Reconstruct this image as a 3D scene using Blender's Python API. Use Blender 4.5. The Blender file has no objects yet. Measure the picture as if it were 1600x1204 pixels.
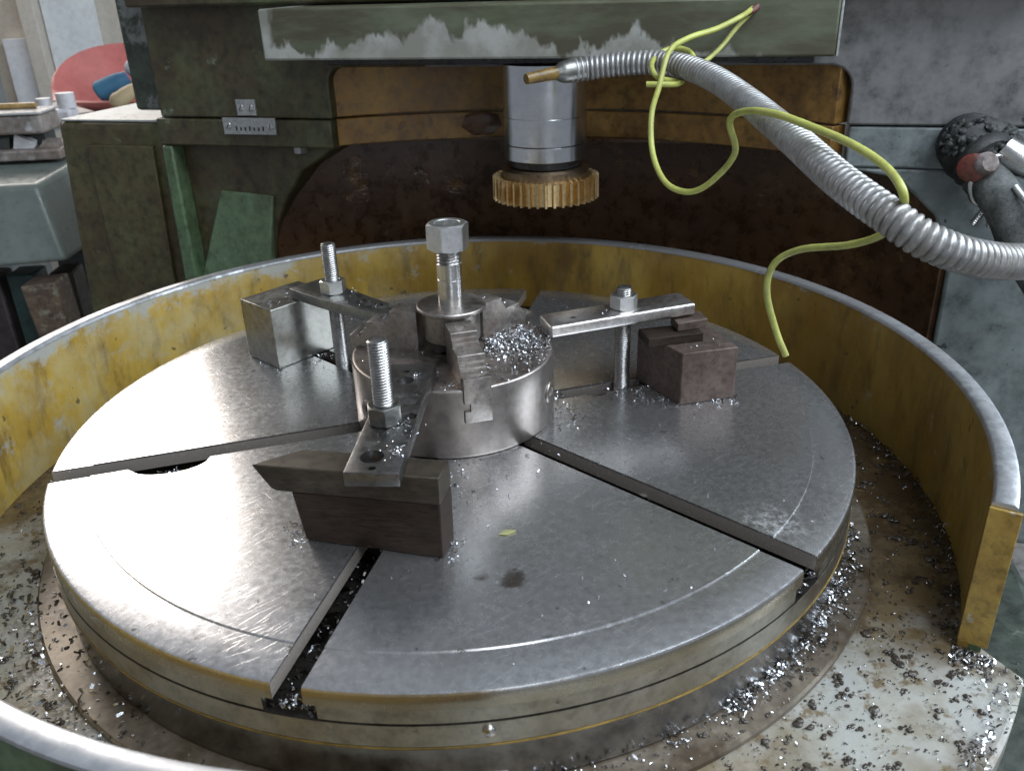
import bpy, math, random
from mathutils import Vector, Matrix
R = math.radians
sc = bpy.context.scene
COL = sc.collection
random.seed(7)

# ------------------------------------------------------------------ camera, light, exposure
cam_d = bpy.data.cameras.new('camera')
cam = bpy.data.objects.new('camera', cam_d)
COL.objects.link(cam)
cam_d.sensor_width = 36.0
cam_d.lens = 30.146
cam_d.clip_start = 0.02
cam_d.clip_end = 60
cam_d.dof.use_dof = True
cam_d.dof.focus_distance = 0.86
cam_d.dof.aperture_fstop = 11
_r = Vector((0.99574783, -0.08725199, -0.02955248))
_u = Vector((0.06415596, 0.42660457, 0.90215994))
_w = Vector((0.06610803, 0.90021977, -0.43038831))
m = Matrix((( _r.x, _u.x, -_w.x, 0.0), (_r.y, _u.y, -_w.y, -0.81808261), (_r.z, _u.z, -_w.z, 0.41690788), (0, 0, 0, 1)))
cam.matrix_world = m
sc.camera = cam

world = bpy.data.worlds.new('World')
sc.world = world
world.use_nodes = True
world.node_tree.nodes['Background'].inputs[0].default_value = (0.80, 0.88, 1.0, 1)
world.node_tree.nodes['Background'].inputs[1].default_value = 0.24

def area(name, loc, target, sx, sy, power, col):
    d = bpy.data.lights.new(name, 'AREA')
    d.shape = 'RECTANGLE'; d.size = sx; d.size_y = sy
    d.energy = power; d.color = col
    o = bpy.data.objects.new(name, d); COL.objects.link(o)
    o.location = loc
    o.rotation_euler = (Vector(target) - Vector(loc)).to_track_quat('-Z', 'Y').to_euler()
    return o
area('window_light_rear', (-1.80, 3.00, 1.62), (-0.2, 0.0, 0.0), 1.5, 1.15, 62, (1.0, 0.92, 0.85))
area('window_light_side', (2.60, 0.10, 1.35), (0.2, 0.0, 0.0), 1.6, 1.3, 74, (0.80, 0.90, 1.0))
area('skylight', (1.25, -0.95, 2.4), (0.1, 0.0, 0.0), 2.4, 1.5, 88, (0.80, 0.90, 1.0))

area('window_light_front', (0.55, -3.2, 1.15), (0.1, 0.3, 0.2), 0.9, 1.7, 17, (0.90, 0.95, 1.0))

sc.view_settings.view_transform = 'Standard'
sc.view_settings.look = 'None'
sc.view_settings.exposure = 0.18
sc.view_settings.gamma = 1.0
sc.view_settings.use_curve_mapping = False
sc.render.engine = 'CYCLES'
sc.cycles.use_denoising = True
sc.cycles.max_bounces = 5
sc.cycles.use_adaptive_sampling = True
sc.cycles.adaptive_threshold = 0.02

# ------------------------------------------------------------------ mesh helpers
class MB:
    def __init__(s):
        s.v = []; s.f = []
    def add(s, vs, fs):
        o = len(s.v)
        s.v += [tuple(q) for q in vs]
        s.f += [tuple(i + o for i in f) for f in fs]
        return s
    def box(s, x0, x1, y0, y1, z0, z1):
        return s.add([(x0,y0,z0),(x1,y0,z0),(x1,y1,z0),(x0,y1,z0),(x0,y0,z1),(x1,y0,z1),(x1,y1,z1),(x0,y1,z1)],
                     [(0,3,2,1),(4,5,6,7),(0,1,5,4),(1,2,6,5),(2,3,7,6),(3,0,4,7)])
    def loft(s, bot, top):
        n = len(bot)
        return s.add(list(bot) + list(top), [tuple(range(n-1,-1,-1)), tuple(range(n,2*n))] +
                     [(i,(i+1)%n,n+(i+1)%n,n+i) for i in range(n)])
    def prism(s, poly, z0, z1):
        return s.loft([(x,y,z0) for x,y in poly], [(x,y,z1) for x,y in poly])
    def prism_b(s, poly, b0, b1):          # polygon in (a, z), extruded along y
        return s.loft([(x,b1,z) for x,z in poly][::-1], [(x,b0,z) for x,z in poly][::-1])
    def lathe(s, prof, n=64, a0=0.0, a1=None, c=(0,0), close=False, rf=None):
        full = a1 is None
        cnt = n if full else n + 1
        span = 2*math.pi if full else a1 - a0
        vs = []; fs = []
        m_ = len(prof)
        for i in range(cnt):
            t = a0 + span*i/n
            for j,(r_,z_) in enumerate(prof):
                if rf: r_, z_ = rf(j, r_, z_, t)
                vs.append((c[0]+r_*math.cos(t), c[1]+r_*math.sin(t), z_))
        for i in range(n):
            k = (i+1) % cnt
            for j in range(m_ if close else m_-1):
                j2 = (j+1) % m_
                fs.append((i*m_+j, k*m_+j, k*m_+j2, i*m_+j2))
        if not full and close:
            fs.append(tuple(range(m_))); fs.append(tuple(range((cnt-1)*m_+m_-1, (cnt-1)*m_-1, -1)))
        return s.add(vs, fs)
    def tube(s, pts, rad, n=10, caps=True):
        pts = [Vector(q) for q in pts]
        up = Vector((0.13, 0.31, 0.94)).normalized()
        vs = []; fs = []
        t0 = None
        for i, q in enumerate(pts):
            t = (pts[min(i+1,len(pts)-1)] - pts[max(i-1,0)]).normalized()
            if t0 is None:
                x = t.cross(up).normalized()
            else:
                x = (x - t*x.dot(t)).normalized()
            y = t.cross(x)
            t0 = t
            r_ = rad[i] if isinstance(rad, (list, tuple)) else rad
            for k in range(n):
                a = 2*math.pi*k/n
                vs.append(q + x*(r_*math.cos(a)) + y*(r_*math.sin(a)))
        for i in range(len(pts)-1):
            for k in range(n):
                k2 = (k+1) % n
                fs.append((i*n+k, i*n+k2, (i+1)*n+k2, (i+1)*n+k))
        if caps:
            fs.append(tuple(range(n-1,-1,-1)))
            fs.append(tuple(range((len(pts)-1)*n, len(pts)*n)))
        return s.add(vs, fs)
    def build(s, name, mat, parent=None, smooth=32, bevel=0.0, seg=2, loc=None, rot=None):
        me = bpy.data.meshes.new(name)
        me.from_pydata(s.v, [], s.f)
        me.validate(); me.update()
        import bmesh
        bm = bmesh.new(); bm.from_mesh(me)
        bmesh.ops.recalc_face_normals(bm, faces=bm.faces)
        bm.to_mesh(me); bm.free()
        me.materials.append(mat)
        o = bpy.data.objects.new(name, me); COL.objects.link(o)
        if parent: o.parent = parent
        if loc: o.location = loc
        if rot: o.rotation_euler = rot
        if bevel:
            b = o.modifiers.new('bevel', 'BEVEL'); b.width = bevel; b.segments = seg; b.limit_method = 'ANGLE'; b.angle_limit = R(40)
        if smooth:
            me.polygons.foreach_set('use_smooth', [True]*len(me.polygons))
            me.set_sharp_from_angle(angle=R(smooth))
        return o

def cut(o, cutters):
    """drill the cutter meshes out of o for good"""
    cobs = []
    for mb in cutters:
        c = mb.build('cutter', o.data.materials[0], None, 0)
        c.parent = o.parent; c.matrix_local = Matrix()
        cobs.append(c)
        b = o.modifiers.new('drill', 'BOOLEAN'); b.object = c; b.operation = 'DIFFERENCE'; b.solver = 'EXACT'
    bpy.context.view_layer.update()
    dg = bpy.context.evaluated_depsgraph_get()
    me = bpy.data.meshes.new_from_object(o.evaluated_get(dg))
    o.modifiers.clear()
    o.data = me
    for c in cobs: bpy.data.objects.remove(c)
    me.polygons.foreach_set('use_smooth', [True]*len(me.polygons))
    me.set_sharp_from_angle(angle=R(32))
    return o

def empty(name, loc=(0,0,0), rz=0.0):
    o = bpy.data.objects.new(name, None); COL.objects.link(o)
    o.location = loc; o.rotation_euler = (0,0,rz); o.empty_display_size = 0.02
    return o
def tag(o, label=None, cat=None, group=None, kind=None):
    if label: o['label'] = label
    if cat: o['category'] = cat
    if group: o['group'] = group
    if kind: o['kind'] = kind
    return o
def spline(pts, k=10):
    P = [Vector(q) for q in pts]
    P = [P[0]*2-P[1]] + P + [P[-1]*2-P[-2]]
    out = []
    for i in range(1, len(P)-2):
        for j in range(k):
            t = j/k
            a,b,c,d = P[i-1],P[i],P[i+1],P[i+2]
            out.append(0.5*((2*b)+(c-a)*t+(2*a-5*b+4*c-d)*t*t+(3*b-a-3*c+d)*t**3))
    out.append(P[-2])
    return out
def rot2(pts, ang, c):
    return [(c[0]+x*math.cos(ang)-y*math.sin(ang), c[1]+x*math.sin(ang)+y*math.cos(ang)) for x,y in pts]
def pol(r_, deg):
    return (r_*math.cos(R(deg)), r_*math.sin(R(deg)))

# ------------------------------------------------------------------ material helpers
class Nodes:
    def __init__(s, name):
        s.m = bpy.data.materials.new(name); s.m.use_nodes = True
        s.t = s.m.node_tree; s.b = s.t.nodes['Principled BSDF']
        s.tc = s.t.nodes.new('ShaderNodeTexCoord')
    def link(s, a, b): s.t.links.new(a, b)
    def mapping(s, scale=(1,1,1), rot=(0,0,0), loc=(0,0,0)):
        n = s.t.nodes.new('ShaderNodeMapping')
        s.link(s.tc.outputs['Object'], n.inputs['Vector'])
        n.inputs['Scale'].default_value = scale; n.inputs['Rotation'].default_value = rot; n.inputs['Location'].default_value = loc
        return n.outputs[0]
    def stretch(s, ang, scale, loc=(0,0,0)):      # turn first, then stretch
        v = s.mapping(rot=(0,0,-ang))
        n = s.t.nodes.new('ShaderNodeMapping'); s.link(v, n.inputs['Vector'])
        n.inputs['Scale'].default_value = scale; n.inputs['Location'].default_value = loc
        return n.outputs[0]
    def noise(s, scale, detail=6, rough=0.6, vec=None, dist=0.0):
        n = s.t.nodes.new('ShaderNodeTexNoise')
        n.inputs['Scale'].default_value = scale; n.inputs['Detail'].default_value = min(detail, 5)
        n.inputs['Roughness'].default_value = rough; n.inputs['Distortion'].default_value = dist
        s.link(vec if vec else s.tc.outputs['Object'], n.inputs['Vector'])
        return n.outputs['Fac']
    def ramp(s, fac, stops):
        n = s.t.nodes.new('ShaderNodeValToRGB')
        e = n.color_ramp.elements
        while len(e) < len(stops): e.new(0.5)
        for k,(p_,c) in enumerate(stops):
            e[k].position = p_
            if not isinstance(c, (tuple, list)): c = (c,c,c)
            e[k].color = (c[0],c[1],c[2],1)
        s.link(fac, n.inputs[0])
        return n.outputs[0]
    def mix(s, fac, a, b, mode='MIX'):
        n = s.t.nodes.new('ShaderNodeMix'); n.data_type = 'RGBA'; n.blend_type = mode
        for k,q in ((6,a),(7,b)):
            if isinstance(q, tuple): n.inputs[k].default_value = (q[0],q[1],q[2],1)
            else: s.link(q, n.inputs[k])
        if isinstance(fac, (int,float)): n.inputs[0].default_value = fac
        else: s.link(fac, n.inputs[0])
        return n.outputs[2]
    def math(s, op, a, b=0.0):
        n = s.t.nodes.new('ShaderNodeMath'); n.operation = op
        for k,q in ((0,a),(1,b)):
            if isinstance(q, (int,float)): n.inputs[k].default_value = q
            else: s.link(q, n.inputs[k])
        return n.outputs[0]
    def xyz(s):
        n = s.t.nodes.new('ShaderNodeSeparateXYZ'); s.link(s.tc.outputs['Object'], n.inputs[0]); return n.outputs
    def dist(s, p_):
        n = s.t.nodes.new('ShaderNodeVectorMath'); n.operation = 'DISTANCE'
        s.link(s.tc.outputs['Object'], n.inputs[0]); n.inputs[1].default_value = p_
        return n.outputs['Value']
    def color(s, c):
        if isinstance(c, tuple): s.b.inputs['Base Color'].default_value = (c[0],c[1],c[2],1)
        else: s.link(c, s.b.inputs['Base Color'])
    def set(s, k, v):
        if isinstance(v, (int,float)): s.b.inputs[k].default_value = v
        else: s.link(v, s.b.inputs[k])
    def bump(s, h, strength=0.3, distance=0.001):
        n = s.t.nodes.new('ShaderNodeBump'); n.inputs['Strength'].default_value = strength; n.inputs['Distance'].default_value = distance
        s.link(h, n.inputs['Height']); s.link(n.outputs[0], s.b.inputs['Normal'])

def steel(name, c1, c2, r0=0.28, r1=0.5, scale=18, dirt=None, dirt_amt=(0.58,0.72), metal=1.0, bump=0.22, pits=0.66, pit_col=(0.085,0.06,0.045), fine=0.25, streak=None):
    N = Nodes(name)
    vm = N.mapping(scale=streak) if streak else None
    n1 = N.noise(scale, 8, 0.65, vm)
    c = N.mix(N.ramp(n1, [(0.35,0.0),(0.65,1.0)]), c1, c2)
    mt = metal
    if dirt:
        n2 = N.noise(scale*0.6, 9, 0.7, N.mapping(loc=(3.1,1.7,0.3)))
        d = N.ramp(n2, [(dirt_amt[0],0.0),(dirt_amt[1],1.0)])
        c = N.mix(d, c, dirt)
        mt = N.math('SUBTRACT', metal, N.math('MULTIPLY', d, 0.75*metal))
    n3 = N.noise(scale*7, 5, 0.7, vm)
    c = N.mix(1.0, c, N.ramp(n3, [(0.36,1-fine),(0.52,1.0),(0.66,1+fine*0.4)]), 'MULTIPLY')
    if pits:
        n4 = N.noise(scale*3.1, 4, 0.75, N.mapping(loc=(8.1,0.4,2.6)))
        pt = N.ramp(n4, [(pits,0.0),(pits+0.07,0.7)])
        c = N.mix(pt, c, pit_col)
    N.color(c)
    N.set('Metallic', mt)
    N.set('Roughness', N.ramp(N.math('ADD', N.math('MULTIPLY', n1, 0.5), N.math('MULTIPLY', n3, 0.5)), [(0.3,r0),(0.7,r1)]))
    N.bump(n3, bump, 0.0006)
    return N.m

def paint(name, base, alt, bare=None, wear=(0.6,0.66), scale=9, rough=0.45, dirt=(0.05,0.035,0.02), dirt_amt=(0.5,0.8), dirt_k=0.7, bump=0.3, wear_scale=2.2, speck=None, zedge=None, fine=0.45):
    N = Nodes(name)
    n1 = N.noise(scale, 8, 0.65)
    c = N.mix(N.ramp(n1, [(0.36,0.0),(0.64,1.0)]), base, alt)
    n2 = N.noise(scale*0.55, 10, 0.72, N.mapping(loc=(1.3,4.2,0.7), scale=(1,1,0.6)))
    c = N.mix(N.math('MULTIPLY', N.ramp(n2, [(dirt_amt[0],0.0),(dirt_amt[1],1.0)]), dirt_k), c, dirt)
    h = n1
    if bare:
        n3 = N.noise(scale*wear_scale, 9, 0.68, N.mapping(loc=(7.7,2.2,5.1)))
        if zedge:                      # bare towards an edge that hands and tools rub: (z of edge, reach)
            z = N.xyz()[2]
            k = N.math('MULTIPLY', N.math('SUBTRACT', z, zedge[0]-zedge[1]), zedge[2]/zedge[1])
            n3 = N.math('ADD', n3, N.math('MAXIMUM', k, 0.0))
        wv = N.ramp(n3, [(wear[0],0.0),(wear[1],1.0)])
        c = N.mix(wv, c, bare)
        h = N.math('SUBTRACT', N.math('MULTIPLY', n1, 0.3), wv)
    if speck:
        n4 = N.noise(scale*9, 3, 0.5, N.mapping(loc=(2,9,4)))
        c = N.mix(N.ramp(n4, [(speck[0],0.0),(speck[0]+0.03,1.0)]), c, speck[1])
    n5 = N.noise(scale*6, 5, 0.7, N.mapping(loc=(0.3,6.1,1.9)))
    c = N.mix(1.0, c, N.ramp(n5, [(0.34,1-fine),(0.52,1.0),(0.66,1+fine*0.4)]), 'MULTIPLY')
    N.color(c)
    N.set('Roughness', N.ramp(n5, [(0.3,rough-0.13),(0.7,rough+0.15)]))
    N.bump(N.math('ADD', h, N.math('MULTIPLY', n5, 0.5)), bump, 0.0012)
    return N.m

MAT = {}
# the table top: ground steel with cross scratches, tarnish and two stains
def table_top_mat():
    N = Nodes('ground_steel_table')
    big = N.noise(5.0, 8, 0.65)
    c = N.mix(N.ramp(big, [(0.30,0.0),(0.70,1.0)]), (0.585,0.58,0.585), (0.655,0.655,0.66))
    fine = N.noise(150, 5, 0.75)
    c = N.mix(N.ramp(fine, [(0.38,0.35),(0.54,0.0)]), c, (0.36,0.345,0.335))
    scr = None
    for k,(ang,sx,sy,thr) in enumerate(((0.62,22,420,0.645),(0.80,30,520,0.65),(0.40,26,460,0.65),(2.2,24,480,0.67))):
        v = N.stretch(ang, (sx,sy,1), (k*3.3,k*1.9,0))
        s_ = N.ramp(N.noise(1.0, 2, 0.5, v), [(thr,0.0),(thr+0.06,1.0)])
        scr = s_ if scr is None else N.math('MAXIMUM', scr, s_)
    msk = N.ramp(N.noise(9, 4, 0.6, N.mapping(loc=(5,5,5))), [(0.42,0.1),(0.58,1.0)])
    scr = N.math('MULTIPLY', scr, msk)
    c = N.mix(N.math('MULTIPLY', scr, 0.6), c, (0.88,0.88,0.88))
    tar = N.noise(14, 5, 0.75, N.mapping(loc=(2.2,7.1,0)))
    c = N.mix(N.ramp(tar, [(0.54,0.0),(0.76,0.4)]), c, (0.38,0.335,0.30))
    dots = N.noise(60, 4, 0.7, N.mapping(loc=(6.2,3.3,0)))
    c = N.mix(N.ramp(dots, [(0.655,0.0),(0.70,0.8)]), c, (0.14,0.12,0.10))
    warp = N.math('MULTIPLY', N.math('SUBTRACT', N.noise(60, 5, 0.7), 0.5), 0.03)
    st = None
    for p_, rad in (((0.034,-0.290,0), 0.009), ((0.011,-0.286,0), 0.004), ((-0.285,-0.20,0),0.003)):
        d = N.math('ADD', N.dist(p_), warp)
        q = N.ramp(d, [(rad*0.8,1.0),(rad*1.15,0.0)])
        st = q if st is None else N.math('MAXIMUM', st, q)
    c = N.mix(N.math('MULTIPLY', st, 0.8), c, (0.10,0.065,0.045))
    sm = N.ramp(N.math('ADD', N.dist((0.257,-0.244,0)), N.math('MULTIPLY', warp, 2.0)), [(0.012,1.0),(0.03,0.0)])
    sm = N.math('MULTIPLY', sm, N.ramp(fine, [(0.45,0.0),(0.60,0.5)]))
    c = N.mix(sm, c, (0.60,0.62,0.63))
    x, y, z = N.xyz()
    sd = N.math('MULTIPLY', N.math('LESS_THAN', z, -0.0030), N.math('GREATER_THAN', N.dist((0,0,-0.008)), 0.3993))
    c = N.mix(sd, c, N.mix(N.ramp(big, [(0.38,0.0),(0.62,1.0)]), (0.40,0.355,0.275), (0.50,0.465,0.395)))
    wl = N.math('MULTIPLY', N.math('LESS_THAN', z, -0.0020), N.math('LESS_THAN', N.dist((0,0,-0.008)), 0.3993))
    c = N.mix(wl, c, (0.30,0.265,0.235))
    N.color(c)
    N.set('Metallic', N.math('SUBTRACT', 0.92, N.math('MULTIPLY', N.math('MAXIMUM', sm, wl), 0.6)))
    rg = N.math('ADD', N.math('MULTIPLY', big, 0.3), N.math('MULTIPLY', fine, 0.7))
    N.set('Roughness', N.ramp(rg, [(0.33,0.20),(0.67,0.31)]))
    N.bump(N.math('SUBTRACT', N.math('MULTIPLY', fine, 0.3), scr), 0.14, 0.0004)
    return N.m
MAT['table'] = table_top_mat()
MAT['slot'] = steel('black_oily_slot', (0.045,0.04,0.036), (0.09,0.08,0.07), 0.2, 0.45, 30, (0.015,0.012,0.01), (0.45,0.65))
MAT['band'] = steel('oily_band_steel', (0.40,0.37,0.31), (0.50,0.475,0.425), 0.26, 0.42, 12, (0.15,0.11,0.06), (0.55,0.8))
MAT['skirt'] = steel('wet_skirt_steel', (0.20,0.195,0.19), (0.32,0.315,0.31), 0.10, 0.32, 11, (0.05,0.045,0.04), (0.56,0.74), pits=0.7)
MAT['gasket'] = paint('ochre_gasket', (0.30,0.20,0.05), (0.20,0.13,0.035), rough=0.45)
MAT['flange'] = steel('stained_flange', (0.19,0.16,0.125), (0.27,0.23,0.18), 0.22, 0.5, 16, (0.06,0.04,0.022), (0.40,0.60), metal=0.5)
MAT['chuck'] = steel('brown_steel_chuck', (0.26,0.23,0.21), (0.32,0.29,0.27), 0.26, 0.40, 11, (0.10,0.072,0.056), (0.52,0.85), metal=0.9, fine=0.2, pits=0.68)
MAT['chuck_top'] = steel('brown_steel_chuck_face', (0.25,0.21,0.19), (0.36,0.32,0.29), 0.34, 0.5, 16, (0.11,0.07,0.05), (0.50,0.7))
MAT['jaw'] = steel('jaw_steel', (0.28,0.25,0.225), (0.40,0.37,0.345), 0.30, 0.48, 30, (0.10,0.07,0.055), (0.50,0.72))
MAT['bright'] = steel('bright_steel', (0.62,0.61,0.60), (0.72,0.71,0.70), 0.16, 0.30, 40, (0.2,0.18,0.16), (0.68,0.8), pits=None, fine=0.08)
MAT['zinc'] = steel('zinc_nut', (0.66,0.66,0.65), (0.76,0.76,0.75), 0.28, 0.42, 50, pits=None, fine=0.1)
MAT['stud'] = steel('threaded_steel', (0.34,0.33,0.32), (0.48,0.47,0.46), 0.24, 0.42, 60, (0.07,0.06,0.05), (0.55,0.72), pits=None)
MAT['strap_dark'] = steel('blackened_strap', (0.17,0.165,0.16), (0.25,0.245,0.24), 0.30, 0.46, 28, (0.07,0.06,0.055), (0.55,0.7))
MAT['strap_grey'] = steel('grey_strap', (0.22,0.22,0.21), (0.31,0.31,0.29), 0.30, 0.46, 28, (0.09,0.07,0.06), (0.55,0.7))
MAT['strap_bright'] = steel('worn_bright_strap', (0.60,0.56,0.53), (0.72,0.69,0.67), 0.26, 0.42, 22, (0.26,0.18,0.14), (0.60,0.75))
MAT['block_brown'] = steel('rusty_packing_block', (0.026,0.017,0.012), (0.046,0.031,0.022), 0.5, 0.7, 22, (0.026,0.017,0.013), (0.48,0.68), metal=0.25, fine=0.5, streak=(0.5,0.5,3.0))
MAT['block_olive'] = steel('tarnished_packing_bar', (0.058,0.048,0.035), (0.095,0.079,0.060), 0.36, 0.55, 18, (0.05,0.038,0.027), (0.48,0.70), metal=0.6, fine=0.35, streak=(0.6,0.6,2.0))
MAT['block_rust'] = steel('rust_brown_block', (0.11,0.082,0.069), (0.155,0.118,0.10), 0.42, 0.6, 22, (0.065,0.04,0.03), (0.48,0.70), metal=0.45, fine=0.35)
MAT['block_steel'] = steel('ground_steel_block', (0.30,0.29,0.26), (0.39,0.38,0.35), 0.30, 0.46, 14, (0.16,0.135,0.10), (0.52,0.75), fine=0.3)
for k_ in ('block_brown','block_olive','block_rust'): MAT[k_].node_tree.nodes['Principled BSDF'].inputs['Specular IOR Level'].default_value = 0.25
MAT['black'] = paint('black_oil', (0.015,0.015,0.016), (0.03,0.03,0.03), rough=0.3)
def yellow_mat():
    N = Nodes('yellow_guard_paint')
    x, y, z = N.xyz()
    n1 = N.noise(9, 5, 0.65)
    c = N.mix(N.ramp(n1, [(0.36,0.0),(0.64,1.0)]), (0.50,0.345,0.07), (0.40,0.26,0.05))
    # brown oil film, thick at the back and on the far side where coolant runs down
    n2 = N.noise(10, 5, 0.7, N.mapping(loc=(1.3,4.2,0.7), scale=(1,1,0.45)))
    side = N.ramp(N.math('ADD', N.math('MULTIPLY', x, 0.9), 0.55), [(0.20,0.0),(0.62,1.0)])
    g = N.math('ADD', n2, N.math('MULTIPLY', side, 0.17))
    c = N.mix(N.math('MULTIPLY', N.ramp(g, [(0.42,0.0),(0.74,1.0)]), 0.75), c, (0.185,0.098,0.018))
    n6 = N.noise(28, 5, 0.7, N.mapping(loc=(4.3,0.2,2.7), scale=(1,1,0.35)))
    c = N.mix(N.math('MULTIPLY', N.ramp(n6, [(0.50,0.0),(0.66,1.0)]), 0.6), c, (0.085,0.05,0.018))
    # chipped to primer and bare metal near the rubbed rim, mostly where the loader stands
    n3 = N.noise(24, 5, 0.7, N.mapping(loc=(7.7,2.2,5.1)))
    k = N.math('MULTIPLY', N.math('MAXIMUM', N.math('SUBTRACT', z, 0.012), 0.0), 6.5)
    k = N.math('MULTIPLY', k, N.math('SUBTRACT', 1.25, side))
    e = N.math('ADD', N.math('ADD', n3, k), N.math('MULTIPLY', side, -0.05))
    fade = N.ramp(N.noise(13, 5, 0.7, N.mapping(loc=(3.7,8.2,1.1))), [(0.44,0.0),(0.66,0.55)])
    c = N.mix(N.math('MULTIPLY', fade, N.math('SUBTRACT', 1.0, N.math('MULTIPLY', side, 0.85))), c, (0.44,0.41,0.27))
    wv = N.ramp(e, [(0.59,0.0),(0.71,1.0)])
    c = N.mix(N.math('MULTIPLY', wv, 0.85), c, (0.36,0.37,0.35))
    n4 = N.noise(70, 3, 0.5, N.mapping(loc=(2,9,4)))
    c = N.mix(N.ramp(n4, [(0.69,0.0),(0.73,0.8)]), c, (0.09,0.07,0.04))
    N.color(c)
    N.set('Roughness', N.ramp(n6, [(0.3,0.24),(0.7,0.52)]))
    N.bump(N.math('SUBTRACT', N.math('MULTIPLY', n1, 0.4), wv), 0.3, 0.0008)
    return N.m
MAT['yellow'] = yellow_mat()
MAT['yellow_end'] = paint('chipped_ochre_edge', (0.40,0.27,0.06), (0.31,0.19,0.04), (0.42,0.38,0.30), (0.60,0.66), 16, 0.42, (0.12,0.07,0.02), (0.45,0.7), 0.8, 0.4)
MAT['rim'] = steel('bare_rim_metal', (0.60,0.61,0.63), (0.68,0.69,0.71), 0.30, 0.44, 14, (0.42,0.42,0.42), (0.62,0.85), fine=0.12, pits=0.70)
def rim_mat():
    N = Nodes('bare_rim_metal')
    x, y, z = N.xyz()
    n1 = N.noise(16, 5, 0.65); n3 = N.noise(90, 4, 0.7)
    c = N.mix(N.ramp(n1, [(0.36,0.0),(0.64,1.0)]), (0.52,0.53,0.55), (0.62,0.63,0.65))
    g = N.math('ADD', N.math('ADD', n1, N.math('MULTIPLY', n3, 0.35)), N.math('MULTIPLY', N.math('MAXIMUM', N.math('ADD', y, N.math('MULTIPLY', x, 0.35)), 0.0), 0.75))
    d = N.ramp(g, [(0.68,0.0),(0.90,1.0)])
    c = N.mix(N.math('MULTIPLY', d, 0.85), c, (0.13,0.125,0.12))
    N.color(c)
    N.set('Metallic', N.math('SUBTRACT', 0.85, N.math('MULTIPLY', d, 0.6)))
    N.set('Roughness', N.ramp(n3, [(0.3,0.30),(0.7,0.50)]))
    N.bump(n3, 0.2, 0.0005)
    return N.m
MAT['rim'] = rim_mat()
MAT['tray'] = None
MAT['green'] = paint('green_machine_paint', (0.095,0.118,0.057), (0.105,0.080,0.040), (0.19,0.22,0.155), (0.65,0.72), 9, 0.40, (0.055,0.036,0.02), (0.36,0.60), 0.85, 0.45)
MAT['green_light'] = paint('light_green_paint', (0.13,0.20,0.105), (0.105,0.165,0.085), (0.27,0.31,0.27), (0.66,0.72), 9, 0.42, (0.05,0.042,0.022), (0.46,0.7), 0.8, 0.35)
MAT['green_cab'] = paint('olive_cabinet_paint', (0.125,0.145,0.062), (0.14,0.115,0.05), (0.22,0.26,0.22), (0.68,0.76), 9, 0.45, (0.075,0.05,0.026), (0.38,0.64), 0.8, 0.35)
def bar_mat():
    N = Nodes('peeling_green_bar_paint')
    x, y, z = N.xyz()
    n1 = N.noise(14, 5, 0.65)
    c = N.mix(N.ramp(n1, [(0.36,0.0),(0.64,1.0)]), (0.098,0.118,0.066), (0.14,0.15,0.105))
    n2 = N.noise(9, 5, 0.7, N.mapping(loc=(1.3,4.2,0.7), rot=(0,0.5,0), scale=(0.5,1,2.0)))
    c = N.mix(N.math('MULTIPLY', N.ramp(n2, [(0.40,0.0),(0.58,1.0)]), 0.85), c, (0.065,0.055,0.032))
    # top coat peeled off to pale filler along the lower edge, middle of the bar
    low = N.math('MULTIPLY', N.math('SUBTRACT', 0.3740, z), 9.0)
    mid = N.math('MULTIPLY', N.math('ABSOLUTE', N.math('ADD', x, 0.085)), -1.15)
    n3 = N.noise(20, 4, 0.6, N.mapping(loc=(7.7,2.2,5.1), rot=(0,0.6,0), scale=(1,1,0.55)))
    e = N.math('ADD', N.math('ADD', low, mid), N.math('MULTIPLY', n3, 1.3))
    wv = N.ramp(e, [(0.68,0.0),(0.76,0.95)])
    end = N.ramp(N.math('ADD', N.math('MULTIPLY', N.math('ADD', x, 0.376), 14.0), N.math('MULTIPLY', n3, 0.9)), [(0.66,0.9),(0.80,0.0)])
    wv = N.math('MAXIMUM', wv, end)
    c = N.mix(wv, c, N.mix(N.ramp(n1, [(0.40,0.0),(0.60,1.0)]), (0.42,0.42,0.39), (0.26,0.26,0.225)))
    N.color(c)
    N.set('Roughness', N.ramp(n2, [(0.3,0.30),(0.7,0.55)]))
    N.bump(N.math('SUBTRACT', N.math('MULTIPLY', n1, 0.5), wv), 0.5, 0.0012)
    return N.m
MAT['bar'] = bar_mat()
MAT['strip'] = paint('grey_green_strip', (0.085,0.105,0.075), (0.06,0.075,0.055), (0.24,0.25,0.24), (0.52,0.60), 8, 0.42, (0.03,0.03,0.025), (0.44,0.7), 0.8, 0.35)
MAT['grey_col'] = paint('grey_speckled_paint', (0.175,0.172,0.172), (0.21,0.207,0.205), (0.17,0.165,0.08), (0.66,0.76), 5, 0.38, (0.15,0.15,0.12), (0.5,0.8), 0.5, 0.25, 0.5, (0.70,(0.04,0.04,0.045)))
MAT['grey_low'] = paint('pale_grey_paint', (0.24,0.27,0.275), (0.17,0.195,0.19), (0.11,0.13,0.10), (0.56,0.68), 5, 0.35, (0.12,0.13,0.12), (0.55,0.8), 0.6, 0.25, 0.7, (0.71,(0.05,0.06,0.06)))
MAT['ochre'] = paint('ochre_recess_paint', (0.34,0.195,0.045), (0.25,0.125,0.03), (0.13,0.07,0.03), (0.60,0.70), 11, 0.46, (0.085,0.045,0.018), (0.42,0.66), 0.85, 0.6)
MAT['cavity'] = paint('oily_brown_cavity', (0.115,0.058,0.024), (0.07,0.034,0.017), (0.17,0.09,0.03), (0.60,0.74), 6, 0.30, (0.045,0.024,0.018), (0.42,0.7), 0.8, 0.9)
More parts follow.
